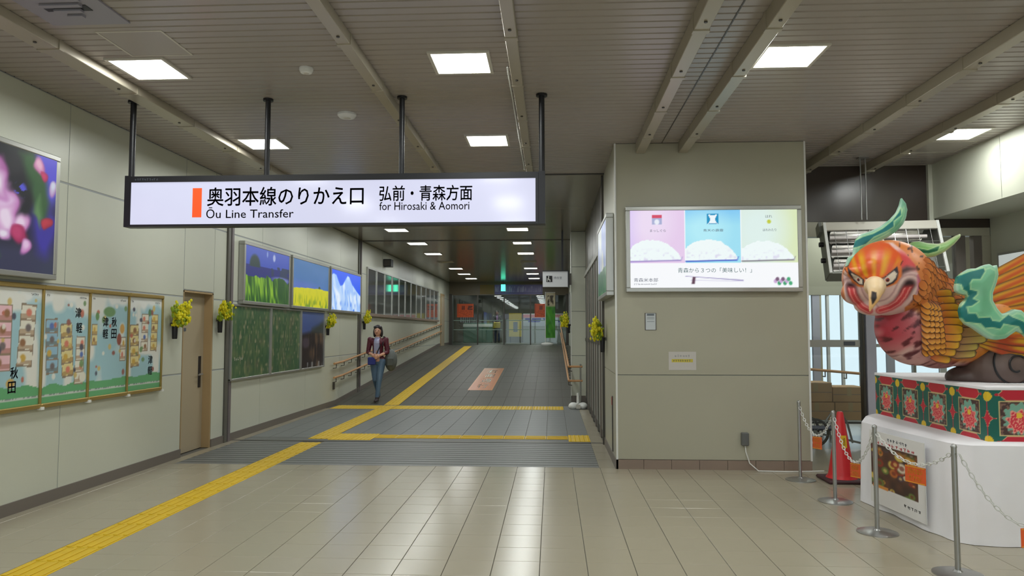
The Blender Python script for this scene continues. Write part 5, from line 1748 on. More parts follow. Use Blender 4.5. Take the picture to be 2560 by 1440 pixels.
for s in 'rl':
    FACE['eye_' + s] = grow(FACE['eye_' + s], 1.3, 1.3)
    FACE['dark_' + s] = grow(FACE['dark_' + s], 1.2, 1.2)
    FACE['orange_' + s] = grow(FACE['orange_' + s], 1.2, 1.2)
    FACE['tongue_' + s] = grow(FACE['tongue_' + s], 1.3, 1.35)
    FACE['grin_' + s] = grow(FACE['grin_' + s], 1.3, 1.3)
FACE['forehead'] = grow(FACE['forehead'], 1.18, 1.18, (-0.07, 0.04))
FACE['red'] = grow(FACE['red'], 1.4, 1.4)
FACE['streak'] = grow(FACE['streak'], 1.3, 1.3)
HC, HR, HF, HU = [np.array(v) for v in HEAD_AX]
m = MB()


def hp_(a, f_, b):
    return HC + HR * a + HF * f_ + HU * b


m.ball((0, 0, 0), 1.0, 32, 20)
m.v = [tuple(hp_(v[0] * 0.335, v[1] * 0.30, v[2] * 0.305)) for v in m.v]


def addball(a, f_, b, r, sc=(1, 1, 1)):
    q = MB().ball((0, 0, 0), r, 16, 10, sc)
    vs = [tuple(hp_(a + v[0], f_ + v[1], b + v[2])) for v in q.v]
    m.add(vs, q.f)


for s in (-1, 1):
    addball(-0.06 + s * 0.165, 0.15, -0.09, 0.11, (1, 0.9, 0.9))     # cheeks
    addball(-0.087 + s * 0.12, 0.19, 0.085, 0.09, (1.2, 0.8, 0.6))  # brows
addball(-0.087, 0.2, 0.10, 0.10, (1, 0.8, 0.9))
addball(-0.087, 0.2, -0.03, 0.09)
addball(-0.09, 0.13, -0.2, 0.12, (1.3, 1, 0.7))
head = melt(m, 0.009, 8, 'head')
P = verts(head)
D = P - HC[None]
a_, f_, b_ = D @ HR, D @ HF, D @ HU
c = const(a_, (226, 196, 188))
c = lay(c, vnoise(a_ * 9, b_ * 9, 3) * 0.35, (214, 150, 150))
# nape and crown with orange scales
nape = np.clip((0.02 - f_) * 14, 0, 1)
nape = np.maximum(nape, 1 - soft(FACE_ZONE, a_, b_, 0.012))
nape = nape * np.clip(1 - (-0.12 - b_) * 20 * (a_ < 0.12), 0, 1)
oc = lay(const(a_, (206, 116, 56)), vnoise(a_ * 18, b_ * 18, 8) * 0.6, (226, 146, 84))
c = lay(c, soft(FACE['red'], a_, b_, 0.05) * (f_ > -0.1), (206, 66, 66))
c = lay(c, np.clip(1 - np.abs(a_ - 0.225) / 0.02, 0, 1) * (b_ < 0.05) * (f_ > 0) * 0.7, (206, 50, 110))
c = lay(c, nape, oc)
c = lay(c, nape * np.clip(vnoise(a_ * 70, b_ * 46, 5) * 6 - 4.3, 0, 1), (84, 44, 28))
front = np.clip(f_ * 20, 0, 1)
c = lay(c, soft(FACE['streak'], a_, b_, 0.03) * front, (70, 40, 40))
fm = soft(FACE['forehead'], a_, b_, 0.012) * front
fc = const(a_, (218, 166, 20))
th = (a_ + 0.08) / (0.12 + np.clip(b_ + 0.05, 0, 1) * 0.9)
for t0, tw in ((-0.62, 0.1), (-0.12, 0.09), (0.12, 0.08), (0.42, 0.11), (-0.38, 0.06)):
    fc = lay(fc, np.exp(-((th - t0) / tw) ** 2) * 1.1, (214, 84, 28))
fc = lay(fc, np.clip(1 - edgedist(FACE['forehead'], a_, b_) / 0.03, 0, 1), (212, 84, 30))
fc = lay(fc, np.clip((b_ - 0.19) * 12, 0, 1), (206, 84, 36))
fc = lay(fc, np.clip((0.055 - b_) * 14, 0, 1) * np.clip(1 - np.abs(a_ + 0.09) * 9, 0, 1), (206, 60, 26))
c = lay(c, fm, fc)
ed = edgedist(FACE['forehead'], a_, b_)
c = lay(c, np.clip(1 - ed / 0.006, 0, 1) * front * (b_ < 0.16), (60, 24, 18))
for s in 'rl':
    c = lay(c, soft(FACE['orange_' + s], a_, b_, 0.012) * front, (218, 110, 36))
    c = lay(c, soft(FACE['dark_' + s], a_, b_, 0.008) * front, (30, 22, 34))
    mouth = [(-0.05, -0.225), (0.02, -0.205), (0.075, -0.165), (0.115, -0.11), (0.145, -0.045), (0.16, -0.02)] if s == 'r' else [(-0.13, -0.225), (-0.18, -0.195), (-0.215, -0.15), (-0.24, -0.09), (-0.25, -0.04)]
    d = edgedist(mouth, a_, b_, closed=False)
    tip = np.clip((b_ + 0.19) / 0.12, 0, 1)
    c = lay(c, np.clip(1.6 - d / 0.034, 0, 1) * front * tip, (44, 18, 22))
    c = lay(c, np.clip(2.0 - d / 0.02, 0, 1) * front * np.clip((-0.015 - b_) * 30, 0, 1), (204, 58, 62))
    c = lay(c, np.clip(1.5 - np.abs(d - 0.016) / 0.005, 0, 1) * front * 0.75 * (b_ < -0.04), (236, 160, 150))
    c = lay(c, np.clip(1.5 - np.abs(d - 0.075) / 0.006, 0, 1) * front * 0.4 * (b_ > -0.2), (150, 90, 96))
    c = lay(c, soft(FACE['eye_' + s], a_, b_, 0.006) * front, (222, 206, 186))
setcol(head, lin(np.clip(c, 0, 255)))
head_o = put(head, 'head', M_paint, bird)
bvh_head = BVHTree.FromPolygons([tuple(p) for p in P], [tuple(f.vertices) for f in head.polygons])
for pu_, r_ in ((PUPIL_R, 0.016), (PUPIL_L, 0.013)):
    org_ = Vector(hp_(pu_[0], 0.6, pu_[1]))
    hit = bvh_head.ray_cast(org_, Vector(-HF))
    if hit[0]:
        eb_ = MB().ball(hit[0], r_, 12, 8, (1, 0.6, 1)).build('pupil', mat('pupil_red', S(150, 50, 36), 0.3), head_o, smooth=True)
        MB().ball(hit[0] + Vector(HF) * (r_ * 0.55), r_ * 0.5, 8, 6).build('pupil_core', M_black, eb_, smooth=True)

# beak
m = MB()
chain = [((2.52, 5.85, 1.85), 0.085), ((2.482, 5.755, 1.85), 0.068), ((2.452, 5.685, 1.805), 0.056), ((2.425, 5.655, 1.745), 0.039), ((2.402, 5.65, 1.69), 0.02), ((2.39, 5.655, 1.65), 0.006)]
for (p, r_) in chain:
    m.ball(p, r_, 18, 12, (0.92, 1, 1))
for (p, r_), (p2, r2) in zip(chain[:-1], chain[1:]):
    m.cyl(p, p2, r_ * 0.97, r2 * 0.97, n=18)
beak = melt(m, 0.006, 4, 'beak')
P = verts(beak)
c = lay(const(P[:, 0], (234, 204, 160)), np.clip((1.84 - P[:, 2]) * 8, 0, 1), (232, 176, 104))
c = lay(c, vnoise(P[:, 0] * 20, P[:, 2] * 20, 3) * 0.3, (244, 226, 196))
sl = [(a + 0.018, b) for a, b in [(2.452, 1.80), (2.466, 1.792), (2.462, 1.76), (2.438, 1.72), (2.424, 1.705), (2.424, 1.75)]]
c = lay(c, soft([(2.408, 1.80), (2.432, 1.79), (2.43, 1.75), (2.41, 1.71), (2.40, 1.70), (2.395, 1.75)], P[:, 0], P[:, 2], 0.008) * (P[:, 1] < 5.70), (34, 22, 22))
setcol(beak, lin(np.clip(c, 0, 255)))
put(beak, 'beak', M_paint, head_o)

# crest flames and cloud flame: solid rounded cut shapes with painted patterns
def flame(name, outline, teal, yc, th, base_col, teal_col, edge_col, tilt=0.0, parent=bird):
    me = melt(MB().prism(outline, 'y', yc - th, yc + th), 0.008, 4, name)
    P = verts(me)
    x, z = P[:, 0], P[:, 2]
    d = edgedist(outline, x, z)
    s = d / max(1e-6, d.max())
    c = lay(const(x, edge_col), np.clip(d / 0.03, 0, 1), base_col)
    c = lay(c, vnoise(x * 14, z * 14, 5) * 0.45, np.asarray(edge_col) * 0.9)
    c = lay(c, np.clip(1.4 - np.abs(d - 0.03) / 0.006, 0, 1) * 0.55, (206, 232, 186))
    c = lay(c, np.clip(vnoise(x * 9, z * 9, 12) * 4 - 2.2, 0, 1) * 0.5, np.asarray(base_col) * 0.85)
    tm = soft(teal, x, z, 0.008)
    c = lay(c, np.clip(1 - edgedist(teal, x, z) / 0.012, 0, 1), (206, 232, 170))
    c = lay(c, tm, teal_col)
    setcol(me, lin(np.clip(c, 0, 255)))
    if tilt:
        P[:, 1] += (P[:, 2] - P[:, 2].min()) * tilt
        me.vertices.foreach_set('co', P.ravel())
    # puff the middle so that the shape is rounded, not a board
    P = verts(me)
    P[:, 1] = yc + (P[:, 1] - yc) * (0.35 + 0.65 * np.sqrt(np.clip(s, 0, 1)))if not tilt else P[:, 1]
    me.vertices.foreach_set('co', P.ravel())
    return put(me, name, M_paint, parent)


flame('crest_flame', CREST_A, CREST_A_TEAL, 6.05, 0.035, (90, 176, 134), (18, 110, 112), (176, 206, 186), parent=head_o)
flame('crest_flame', CREST_B, CREST_B_TEAL, 6.15, 0.035, (120, 196, 96), (20, 104, 66), (196, 206, 164), parent=head_o)
flame('cloud_flame', FLAME, FLAME_TEAL, 5.68, 0.055, (116, 196, 148), (14, 116, 112), (176, 212, 188))

# feathers: solid plates laid over the body in rows
def feather_mesh(name, base_col, tip_col, edge_col, pointed):
    nx, ny = 18, 14
    vs, col = [], []
    for i in range(nx + 1):
        u = i / nx
        w = 0.5 * (min(1.0, 0.55 + u * 1.6)) * (math.sqrt(max(0.0, 1 - max(0, (u - pointed) / (1 - pointed)) ** 2)))
        for j in range(ny + 1):
            v = -1 + 2 * j / ny
            vs.append((u, -0.05 * (1 - v * v) - 0.02 * math.sin(u * math.pi), v * w))
    n1 = len(vs)
    fs = []
    for i in range(nx):
        for j in range(ny):
            a = i * (ny + 1) + j
            fs.append((a, a + 1, a + ny + 2, a + ny + 1))
    me = bpy.data.meshes.new(name)
    me.from_pydata(vs, [], fs)
    me.update()
    P = np.array(vs)
    u = P[:, 0]
    W = np.array([0.5 * (min(1.0, 0.55 + t * 1.6)) * math.sqrt(max(0.0, 1 - max(0, (t - pointed) / (1 - pointed)) ** 2)) for t in u])
    e = np.abs(P[:, 2]) / np.maximum(W, 1e-4)
    c = lay(const(u, base_col), u, tip_col)
    c = lay(c, np.clip(np.cos(P[:, 2] * 40) - 0.5, 0, 1) * 0.35, base_col)
    c = lay(c, np.clip((e - 0.74) * 6, 0, 1), edge_col)
    c = lay(c, np.clip((u - 0.9) * 14, 0, 1), edge_col)
    if name == 'tail_feather':
        c = lay(const(u, (214, 160, 24)), np.clip(vnoise(u * 5, P[:, 2] * 5 + 3, 3) * 3 - 1.1, 0, 1), (196, 74, 30))
        c = lay(c, np.clip((e - 0.8) * 6, 0, 1), edge_col)
        c = lay(c, np.clip(1 - np.abs(P[:, 2]) * 22, 0, 1) * 0.5, (120, 60, 20))
    setcol(me, lin(np.clip(c, 0, 255)))
    me.materials.append(M_paint)
    me.polygons.foreach_set('use_smooth', [True] * len(me.polygons))
    return me


F_scale = feather_mesh('scale_feather', (186, 104, 36), (226, 156, 40), (64, 32, 20), 0.45)
F_cov = feather_mesh('covert_feather', (206, 96, 40), (222, 178, 28), (74, 40, 22), 0.7)
F_pri = feather_mesh('primary_feather', (150, 92, 70), (206, 190, 84), (70, 44, 34), 0.75)
F_tail = feather_mesh('tail_feather', (200, 130, 20), (206, 96, 34), (96, 46, 20), 0.8)
F_neck = feather_mesh('neck_scale', (196, 104, 48), (224, 140, 66), (96, 50, 28), 0.4)


def surf_y(xx, zz, dflt=5.9):
    ys = []
    for bv in (bvh_body, bvh_head):
        h = bv.ray_cast(Vector((xx, 4.5, zz)), Vector((0, 1, 0)))
        if h[0]:
            ys.append(h[0].y)
    return min(ys) if ys else dflt


def feather(name, me, x0, z0, x1, z1, w, lift, parent, yfix=None):
    L = math.hypot(x1 - x0, z1 - z0)
    ya = yfix if yfix is not None else surf_y(x0 + (x1 - x0) * 0.2, z0 + (z1 - z0) * 0.2)
    yb = yfix if yfix is not None else surf_y(x0 + (x1 - x0) * 0.9, z0 + (z1 - z0) * 0.9)
    yb = min(yb, ya + 0.12)
    A, B = Vector((x0, ya - lift * 0.4, z0)), Vector((x1, yb - lift, z1))
    ux = (B - A)
    Ln = ux.length
    ux.normalize()
    uy = Vector((0, 1, 0))
    uz = ux.cross(uy).normalized()
    uy = uz.cross(ux)
    o = bpy.data.objects.new(name, me)
    link(o, parent)
    R = Matrix((ux, uy, uz)).transposed().to_4x4()
    o.matrix_local = Matrix.Translation(A - org(parent)) @ R @ Matrix.Diagonal((Ln, w * 0.9, w, 1))
    return o


tails = TAILFEATHERS
for k, (x0, z0, x1, z1, w) in enumerate(tails):
    if k < 6:
        feather('tail_feather', F_tail, x0, z0, x1, z1, w * 1.25, 0, bird, yfix=5.98 + 0.012 * (5 - k))
    elif k < 9:
        feather('tail_feather', F_tail, x0, z0, x1, z1, w * 1.25, 0, bird, yfix=5.82 + 0.01 * k)
    else:
        feather('tail_feather', F_tail, x0, z0, x1, z1, w, 0, bird, yfix=6.25)
wing = MB()
for (x0, z0, x1, z1, w) in PRIMARIES:
    feather('primary_feather', F_pri, x0, z0, x1, z1, w * 1.2, 0.025, bird)
for (x0, z0, x1, z1, w) in COVERTS:
    feather('covert_feather', F_cov, x0, z0, x1, z1, w * 1.2, 0.04, bird)
for (x0, z0, x1, z1, w) in SCALES:
    feather('scale_feather', F_scale, x0, z0, x1, z1, w * 1.3, 0.05, bird)
for (x0, z0) in NECK_PX_XZ:
    feather('neck_scale', F_neck, x0 - 0.03, z0 + 0.025, x0 + 0.035, z0 - 0.035, 0.075, 0.012, bird)

# dark scrolled cloud base under the bird
m = MB()
m.ball((3.55, 6.05, 1.2), 0.24, 20, 14, (1, 0.8, 0.95))
m.ball((3.40, 6.15, 1.13), 0.14, 20, 14, (1.5, 1.2, 0.7))
m.ball((3.9, 6.1, 1.2), 0.26, 20, 14, (1.4, 1, 0.9))
m.ball((4.4, 6.2, 1.2), 0.24, 20, 14, (1.6, 1, 0.9))
cl = melt(m, 0.015, 6, 'cloud_base')
P = verts(cl)
P[:, 2] = np.maximum(P[:, 2], 1.102)
cl.vertices.foreach_set('co', P.ravel())
c = lay(const(P[:, 0], (96, 78, 72)), vnoise(P[:, 0] * 8, P[:, 2] * 8, 4) * 0.7, (60, 46, 44))
c = lay(c, np.clip(1 - np.abs(P[:, 2] - 1.28) * 9, 0, 1) * 0.4, (140, 118, 108))
setcol(cl, lin(np.clip(c, 0, 255)))
cl_o = put(cl, 'cloud_base', M_paint, bird)
sp_ = []
for i in range(46):
    t_ = i / 45
    r_ = 0.145 * (1 - t_) + 0.03
    a = 2.3 + t_ * 9.0
    sx, sz = 3.58 + r_ * math.cos(a), 1.225 + r_ * math.sin(a)
    sp_.append((sx, 6.05 - 0.8 * 0.24 * math.sqrt(max(0.0, 1 - ((sx - 3.55) / 0.245) ** 2 - ((sz - 1.2) / 0.235) ** 2)) - 0.003, sz))
MB().tube(sp_, 0.008, n=6).build('scroll_line', M_black, cl_o)

# ---------------------------------------------------------------- chain stanchions
SP = [(2.50, 7.64), (2.49, 6.70), (2.42, 5.70), (2.50, 4.76), (3.3, 4.55)]
lab = ['steel chain post beside the pillar edge', 'steel chain post in front of the red cone', 'steel chain post in front of the food poster', 'steel chain post before the platform corner', 'steel chain post before the platform front']


def stanchion(i):
    x, y = SP[i]
    t = thing('chain_post', (x, y, 0), lab[i], 'post', 'steel chain posts around the platform')
    MB().lathe((x, y, 0), [(0.145, 0), (0.145, 0.006), (0.12, 0.014), (0.03, 0.02), (0.02, 0.03)], 24).build('base', M_steel, t, smooth=True)
    MB().cyl((x, y, 0.02), (x, y, 0.775), 0.0165, n=12).build('pole', M_steel, t, smooth=True)
    MB().lathe((x, y, 0.775), [(0.018, 0), (0.019, 0.006), (0.014, 0.018), (0.004, 0.024)], 12).build('cap', M_steel, t, smooth=True)
    MB().tube([(x, y - 0.016, 0.74), (x, y - 0.03, 0.745), (x, y - 0.03, 0.725)], 0.004, n=6).build('hook', M_steel, t)


for i in range(len(SP)):
    stanchion(i)
lk = MB()
pts = []
for i in range(13):
    a = 2 * math.pi * i / 12
    pts.append((0.017 * math.cos(a) * 1.35, 0.011 * math.sin(a), 0))
lk.tube(pts, 0.0035, n=5)
M_chain = mat('white_plastic_chain', S(214, 214, 210), 0.45)
lk_me = mesh_of(lk, M_chain, 'chain_link')
M_plac = mat('placard_orange', S(226, 92, 36), 0.5)
M_placy = mat('placard_yellow', S(232, 190, 40), 0.5)
clab = ['white chain with orange placard between the pillar edge and the cone', 'white chain with orange placard in front of the red cone', 'white chain with orange placard in front of the food poster', 'white chain with orange placard before the platform front']
sag = [0.22, 0.30, 0.14, 0.42]
pt = [0.55, 0.55, 0.55, 0.6]
for i in range(4):
    A, B = Vector((*SP[i], 0.735)), Vector((*SP[i + 1], 0.735))
    t = thing('barrier_chain', ((A.x + B.x) / 2, (A.y + B.y) / 2, 0.735 - sag[i]), clab[i], 'chain', 'white chains between the posts')
    A = A + (B - A).normalized() * 0.03
    B = B - (B - A).normalized() * 0.03
    n = 200
    cur = [A + (B - A) * (k / n) + Vector((0, 0, -sag[i] * 4 * (k / n) * (1 - k / n))) for k in range(n + 1)]
    acc, last, cnt = 0.0, cur[0], 0
    for k in range(1, n + 1):
        acc += (cur[k] - cur[k - 1]).length
        if acc >= 0.036:
            mid = (cur[k] + last) / 2
            d = (cur[k] - last).normalized()
            q = d.to_track_quat('X', 'Z')
            e = (q @ Euler((math.pi / 2 * (cnt % 2) + 0.4, 0, 0)).to_quaternion()).to_euler()
            inst('chain_link', lk_me, mid, t, rot=e)
            last, acc, cnt = cur[k], 0.0, cnt + 1
    # placard hung on the chain
    s = pt[i]
    c0 = cur[int(n * (s - 0.11 if i != 3 else s - 0.1))]
    c1 = cur[int(n * (s + 0.11 if i != 3 else s + 0.1))]
    u = (c1 - c0).normalized()
    if i == 3:
        u = Vector((u.x, u.y, u.z * 0.3)).normalized()
    w = 0.24 if i < 3 else 0.30
    h = 0.115
    o0 = (c0 + c1) / 2 - u * w / 2 - Vector((0, 0, h + 0.022))
    nn = u.cross(Z).normalized()
    vv = Z.copy()
    m = MB()
    q = [o0, o0 + u * w, o0 + u * w + vv * h, o0 + vv * h]
    m.add([v + nn * 0.002 for v in q] + [v - nn * 0.002 for v in q], [(0, 1, 2, 3), (4, 5, 6, 7), (0, 1, 5, 4), (1, 2, 6, 5), (2, 3, 7, 6), (3, 0, 4, 7)])
    po_ = m.build('placard', M_plac, t)
    side = nn if nn.x < 0 or (i == 3 and nn.y < 0) else -nn
    uu = u if side == nn else -u
    oo = (o0 if side == nn else o0 + u * w) + side * 0.003
    for a, b, c_, d_ in ((0.004, w - 0.004, 0.004, 0.008), (0.004, w - 0.004, h - 0.008, h - 0.004)):
        m = MB()
        q = [oo + uu * a + vv * c_, oo + uu * b + vv * c_, oo + uu * b + vv * d_, oo + uu * a + vv * d_]
        m.add(q, [(0, 1, 2, 3)])
        m.build('placard_border', M_placy, po_)
    text('さわらない', oo + uu * (w * 0.14) + vv * (h * 0.54), uu, vv, w * 0.72, h * 0.33, M_placy, po_, bold=0.01)
    text('でください', oo + uu * (w * 0.2) + vv * (h * 0.12), uu, vv, w * 0.6, h * 0.33, M_placy, po_, bold=0.01)
    for a in (0.15, 0.85):
        MB().tube([o0 + u * (w * a) + vv * (h - 0.004), o0 + u * (w * a) + vv * (h + 0.03)], 0.002, n=5).build('tie', M_white, po_)

# traffic cone
cn = thing('traffic_cone', (2.90, 7.62, 0), 'red traffic cone with a small yellow sticker beside the platform', 'cone')
M_cone = mat('cone_red', S(206, 34, 40), 0.4)
MB().box(2.90 - 0.19, 2.90 + 0.19, 7.62 - 0.19, 7.62 + 0.19, 0, 0.035, bev=0.012).build('base', mat('cone_base_dark', S(70, 42, 46), 0.6), cn)
MB().lathe((2.90, 7.62, 0.035), [(0.15, 0), (0.135, 0.02), (0.125, 0.035), (0.03, 0.645), (0.022, 0.655), (0.012, 0.655)], 24).build('cone_body', M_cone, cn, smooth=True)
st = MB()
st.add([(2.90 - 0.027, 7.62 - 0.0845, 0.34), (2.90 + 0.027, 7.62 - 0.0845, 0.34), (2.90 + 0.027, 7.62 - 0.066, 0.46), (2.90 - 0.027, 7.62 - 0.066, 0.46)], [(0, 1, 2, 3)])
st.v = [(a, b - 0.006, c_) for a, b, c_ in st.v]
sto = st.build('sticker', M_placy, cn)
text('注意', (2.90 - 0.012, 7.62 - 0.088, 0.365), X, Vector((0, 0.15, 1)), 0.024, 0.075, M_inkb, sto)

# cartons on a folding table and a wheelchair behind the glass
M_card = mat('cardboard', S(196, 156, 106), 0.7, noise=0.08, nscale=4)
M_tape = mat('packing_tape', S(186, 160, 112), 0.3)
tb_ = thing('folding_table', (4.0, 10.6, 0), 'low folding table with a dark edge carrying the cartons behind the glass', 'table')
MB().box(3.3, 4.75, 10.35, 10.95, 0.24, 0.28).build('table_top', M_white, tb_)
MB().box(3.3, 4.75, 10.345, 10.35, 0.235, 0.262).build('edge_strip', M_dsteel, tb_)
for x in (3.4, 4.0, 4.65):
    MB().cyl((x, 10.4, 0), (x, 10.4, 0.24), 0.014, n=8).build('leg', M_steel, tb_)
    MB().cyl((x, 10.9, 0), (x, 10.9, 0.24), 0.014, n=8).build('leg', M_steel, tb_)


def carton(x0, x1, y0, y1, z0, z1, label):
    t = thing('carton', ((x0 + x1) / 2, (y0 + y1) / 2, z0), label, 'box', 'cardboard cartons on the folding table')
    MB().box(x0, x1, y0, y1, z0, z1, bev=0.006).build('box_body', M_card, t)
    MB().box((x0 + x1) / 2 - 0.03, (x0 + x1) / 2 + 0.03, y0 - 0.002, y0, z1 - 0.12, z1 - 0.002).build('tape', M_tape, t)
    MB().box(x0 + 0.004, x1 - 0.004, y0 - 0.0015, y0, (z0 + z1) / 2 - 0.004, (z0 + z1) / 2 + 0.004).build('flap_line', M_skirt2, t)


carton(3.4, 3.88, 10.38, 10.8, 0.28, 0.52, 'brown carton at the pillar end of the folding table, lower layer')
carton(3.89, 4.3, 10.38, 10.8, 0.28, 0.52, 'brown carton on the folding table beside the pale box, lower layer')
carton(3.42, 3.86, 10.4, 10.8, 0.525, 0.79, 'brown carton stacked highest, near the pillar')
carton(3.87, 4.31, 10.4, 10.8, 0.525, 0.73, 'brown carton of the upper layer in front of the grey door post')
pb_ = thing('pale_box', (4.33, 10.5, 0.28), 'pale cream box at the door post end of the folding table', 'box')
MB().box(4.32, 4.62, 10.38, 10.7, 0.28, 0.58, bev=0.006).build('box_body', mat('pale_card', S(214, 204, 184), 0.6), pb_)
MB().box(4.31, 4.63, 10.37, 10.71, 0.56, 0.60, bev=0.004).build('box_lid', mat('pale_card', S(214, 204, 184), 0.6), pb_)
wc = thing('wheelchair', (3.5, 9.95, 0), 'folded grey wheelchair behind the pillar edge under the cartons', 'wheelchair')


def wheel(cx, cy, r):
    pts = [(cx + r * math.cos(2 * math.pi * i / 28), cy, r + 0.01 + r * math.sin(2 * math.pi * i / 28)) for i in range(29)]
    w_ = MB().tube(pts, 0.018, n=6).build('wheel', M_dsteel, wc)
    MB().cyl((cx, cy - 0.03, r + 0.01), (cx, cy + 0.03, r + 0.01), 0.03, n=10).build('hub', M_steel, w_)
    for k in range(8):
        a = 2 * math.pi * k / 8
        MB().cyl((cx, cy, r + 0.01), (cx + r * math.cos(a), cy, r + 0.01 + r * math.sin(a)), 0.003, n=4).build('spoke', M_steel, w_)


wheel(3.42, 9.85, 0.17)
wheel(3.42, 10.2, 0.17)
MB().tube([(3.62, 9.85, 0.05), (3.70, 9.85, 0.3), (3.78, 9.85, 0.42), (3.84, 9.85, 0.3), (3.9, 9.85, 0.05)], 0.014, n=8).build('frame', M_steel, wc)
MB().tube([(3.62, 10.2, 0.05), (3.70, 10.2, 0.3), (3.78, 10.2, 0.42), (3.84, 10.2, 0.3), (3.9, 10.2, 0.05)], 0.014, n=8).build('frame', M_steel, wc)
MB().tube([(3.42, 9.85, 0.18), (3.7, 9.85, 0.12), (4.0, 9.85, 0.05)], 0.014, n=8).build('frame', M_steel, wc)
MB().box(3.4, 3.8, 9.87, 10.18, 0.2, 0.23, bev=0.006).build('seat', mat('wheelchair_seat', S(60, 62, 84), 0.7), wc)

# ---------------------------------------------------------------- people
def cap(m, p, q, r0, r1, n=12):
    m.ball(p, r0, n, 8)
    m.ball(q, r1, n, 8)
    m.cyl(p, q, r0 * 0.98, r1 * 0.98, n=n)


def person(loc, label, spec):
    t = thing('person', loc, label, 'person')
    O = Vector(loc)
    m = MB()
    J = spec['J']

    def j(k):
        return O + Vector(J[k])
    segs = [('pelvis', 'waist', 0.125, 0.11), ('waist', 'chest', 0.11, 0.125), ('chest', 'neckb', 0.12, 0.06), ('neckb', 'neck', 0.05, 0.045), ('neck', 'chin', 0.045, 0.055)]
    for s in 'lr':
        segs += [('chest_' + s, 'shoulder_' + s, 0.09, 0.062), ('shoulder_' + s, 'elbow_' + s, 0.06, 0.047), ('elbow_' + s, 'wrist_' + s, 0.045, 0.028),
                 ('hip_' + s, 'knee_' + s, 0.095, 0.062), ('knee_' + s, 'ankle_' + s, 0.06, 0.043), ('ankle_' + s, 'heel_' + s, 0.043, 0.04), ('heel_' + s, 'toe_' + s, 0.04, 0.032)]
    J['chest_l'] = (J['chest'][0] + 0.05, J['chest'][1], J['chest'][2])
    J['chest_r'] = (J['chest'][0] - 0.05, J['chest'][1], J['chest'][2])
    for a, b, r0, r1 in segs:
        cap(m, j(a), j(b), r0, r1)
    m.ball(j('pelvis') + Vector((0, 0.01, -0.02)), 0.14, 16, 10, (1.15, 0.9, 0.9))
    hc = j('head')
    m.ball(hc, 0.1, 18, 12, (0.76, 0.92, 1.12))
    m.ball(hc + Vector((0, -0.03, -0.06)), 0.055, 12, 8, (0.9, 0.9, 0.9))
    cap(m, hc + Vector((0, -0.088, 0.0)), hc + Vector((0, -0.102, -0.025)), 0.009, 0.012, 8)
    for s in (-1, 1):
        m.ball(hc + Vector((s * 0.076, 0.01, -0.005)), 0.02, 8, 6, (0.5, 0.8, 1.3))
    # hands: palm, four fingers and a thumb each, closed over one another
    for s, sg in (('l', 1), ('r', -1)):
        w = j('wrist_' + s)
        pd = Vector(spec['palm_' + s]).normalized()
        side = Vector((0, 0, 1)).cross(pd).normalized()
        upv = pd.cross(side)
        pc_ = w + pd * 0.045
        m.ball(pc_, 0.04, 12, 8, (0.9, 0.7, 0.9))
        for k, ln in enumerate((0.066, 0.074, 0.07, 0.056)):
            b0 = w + pd * 0.07 + upv * (0.03 - 0.02 * k)
            b1 = b0 + pd * ln * 0.5 + side * sg * 0.004
            b2 = b1 + pd * ln * 0.3 + Vector((0, 0.02, -0.012))
            cap(m, b0, b1, 0.0092, 0.0085, 8)
            cap(m, b1, b2, 0.0085, 0.0075, 8)
        th0 = w + pd * 0.025 + upv * 0.03
        th1 = th0 + pd * 0.03 + upv * 0.022
        cap(m, th0, th1, 0.011, 0.010, 8)
        cap(m, th1, th1 + pd * 0.028, 0.010, 0.0085, 8)
    body = melt(m, 0.0075, 3, 'body')
    P = verts(body)
    L = P - np.array(O)[None]
    c = spec['paint'](L)
    setcol(body, lin(np.clip(c, 0, 255)))
    put(body, 'body', M_paint, t)
    # hair
    m = MB()
    for (p, r_, sc) in spec['hair']:
        m.ball(hc + Vector(p), r_, 14, 10, sc)
    hm = melt(m, 0.009, 3, 'hair')
    put(hm, 'hair', mat(spec['hairmat'][0], spec['hairmat'][1], 0.5), t)
    for s in (-1, 1):
        ey = MB().ball(hc + Vector((s * 0.031, -0.083, 0.008)), 0.0105, 8, 6, (1.2, 0.5, 0.6)).build('eye', M_inkb, t)
    MB().ball(hc + Vector((0, -0.086, -0.052)), 0.017, 8, 6, (1.2, 0.4, 0.35)).build('mouth', mat('lips', S(150, 84, 76), 0.5), t)
    return t, O


def jacket_woman(L):
    x, y, z = L.T
    n = len(x)
    skin = (206, 154, 128)
    c = const(x, (96, 26, 42))
    pl = ((np.floor(x * 34) + np.floor(z * 30)) % 2)
    c = lay(c, pl * 0.35, (54, 16, 34))
    c = lay(c, (np.abs(x + 0.005) < 0.055 + 0.03 * (1.3 - z)) & (y < -0.04) & (z > 0.9) & (z < 1.36) & (np.abs(x) < 0.1), (164, 164, 192))
    c = lay(c, (z > 1.345) & (np.abs(x) < 0.075), skin)
    c = lay(c, z > 1.39, skin)
    c = lay(c, (z < 0.89) & ~((y < -0.125) & (z > 0.8)), (78, 104, 132))
    c = lay(c, (z < 0.89) * np.clip(vnoise(x * 14, z * 5, 3) * 2 - 0.9, 0, 1) * 0.5, (112, 138, 160))
    fa = (y < -0.105) & (z > 0.84) & (z < 1.06)
    c = lay(c, fa, skin)
    c = lay(c, z < 0.105, (50, 40, 44))
    return c


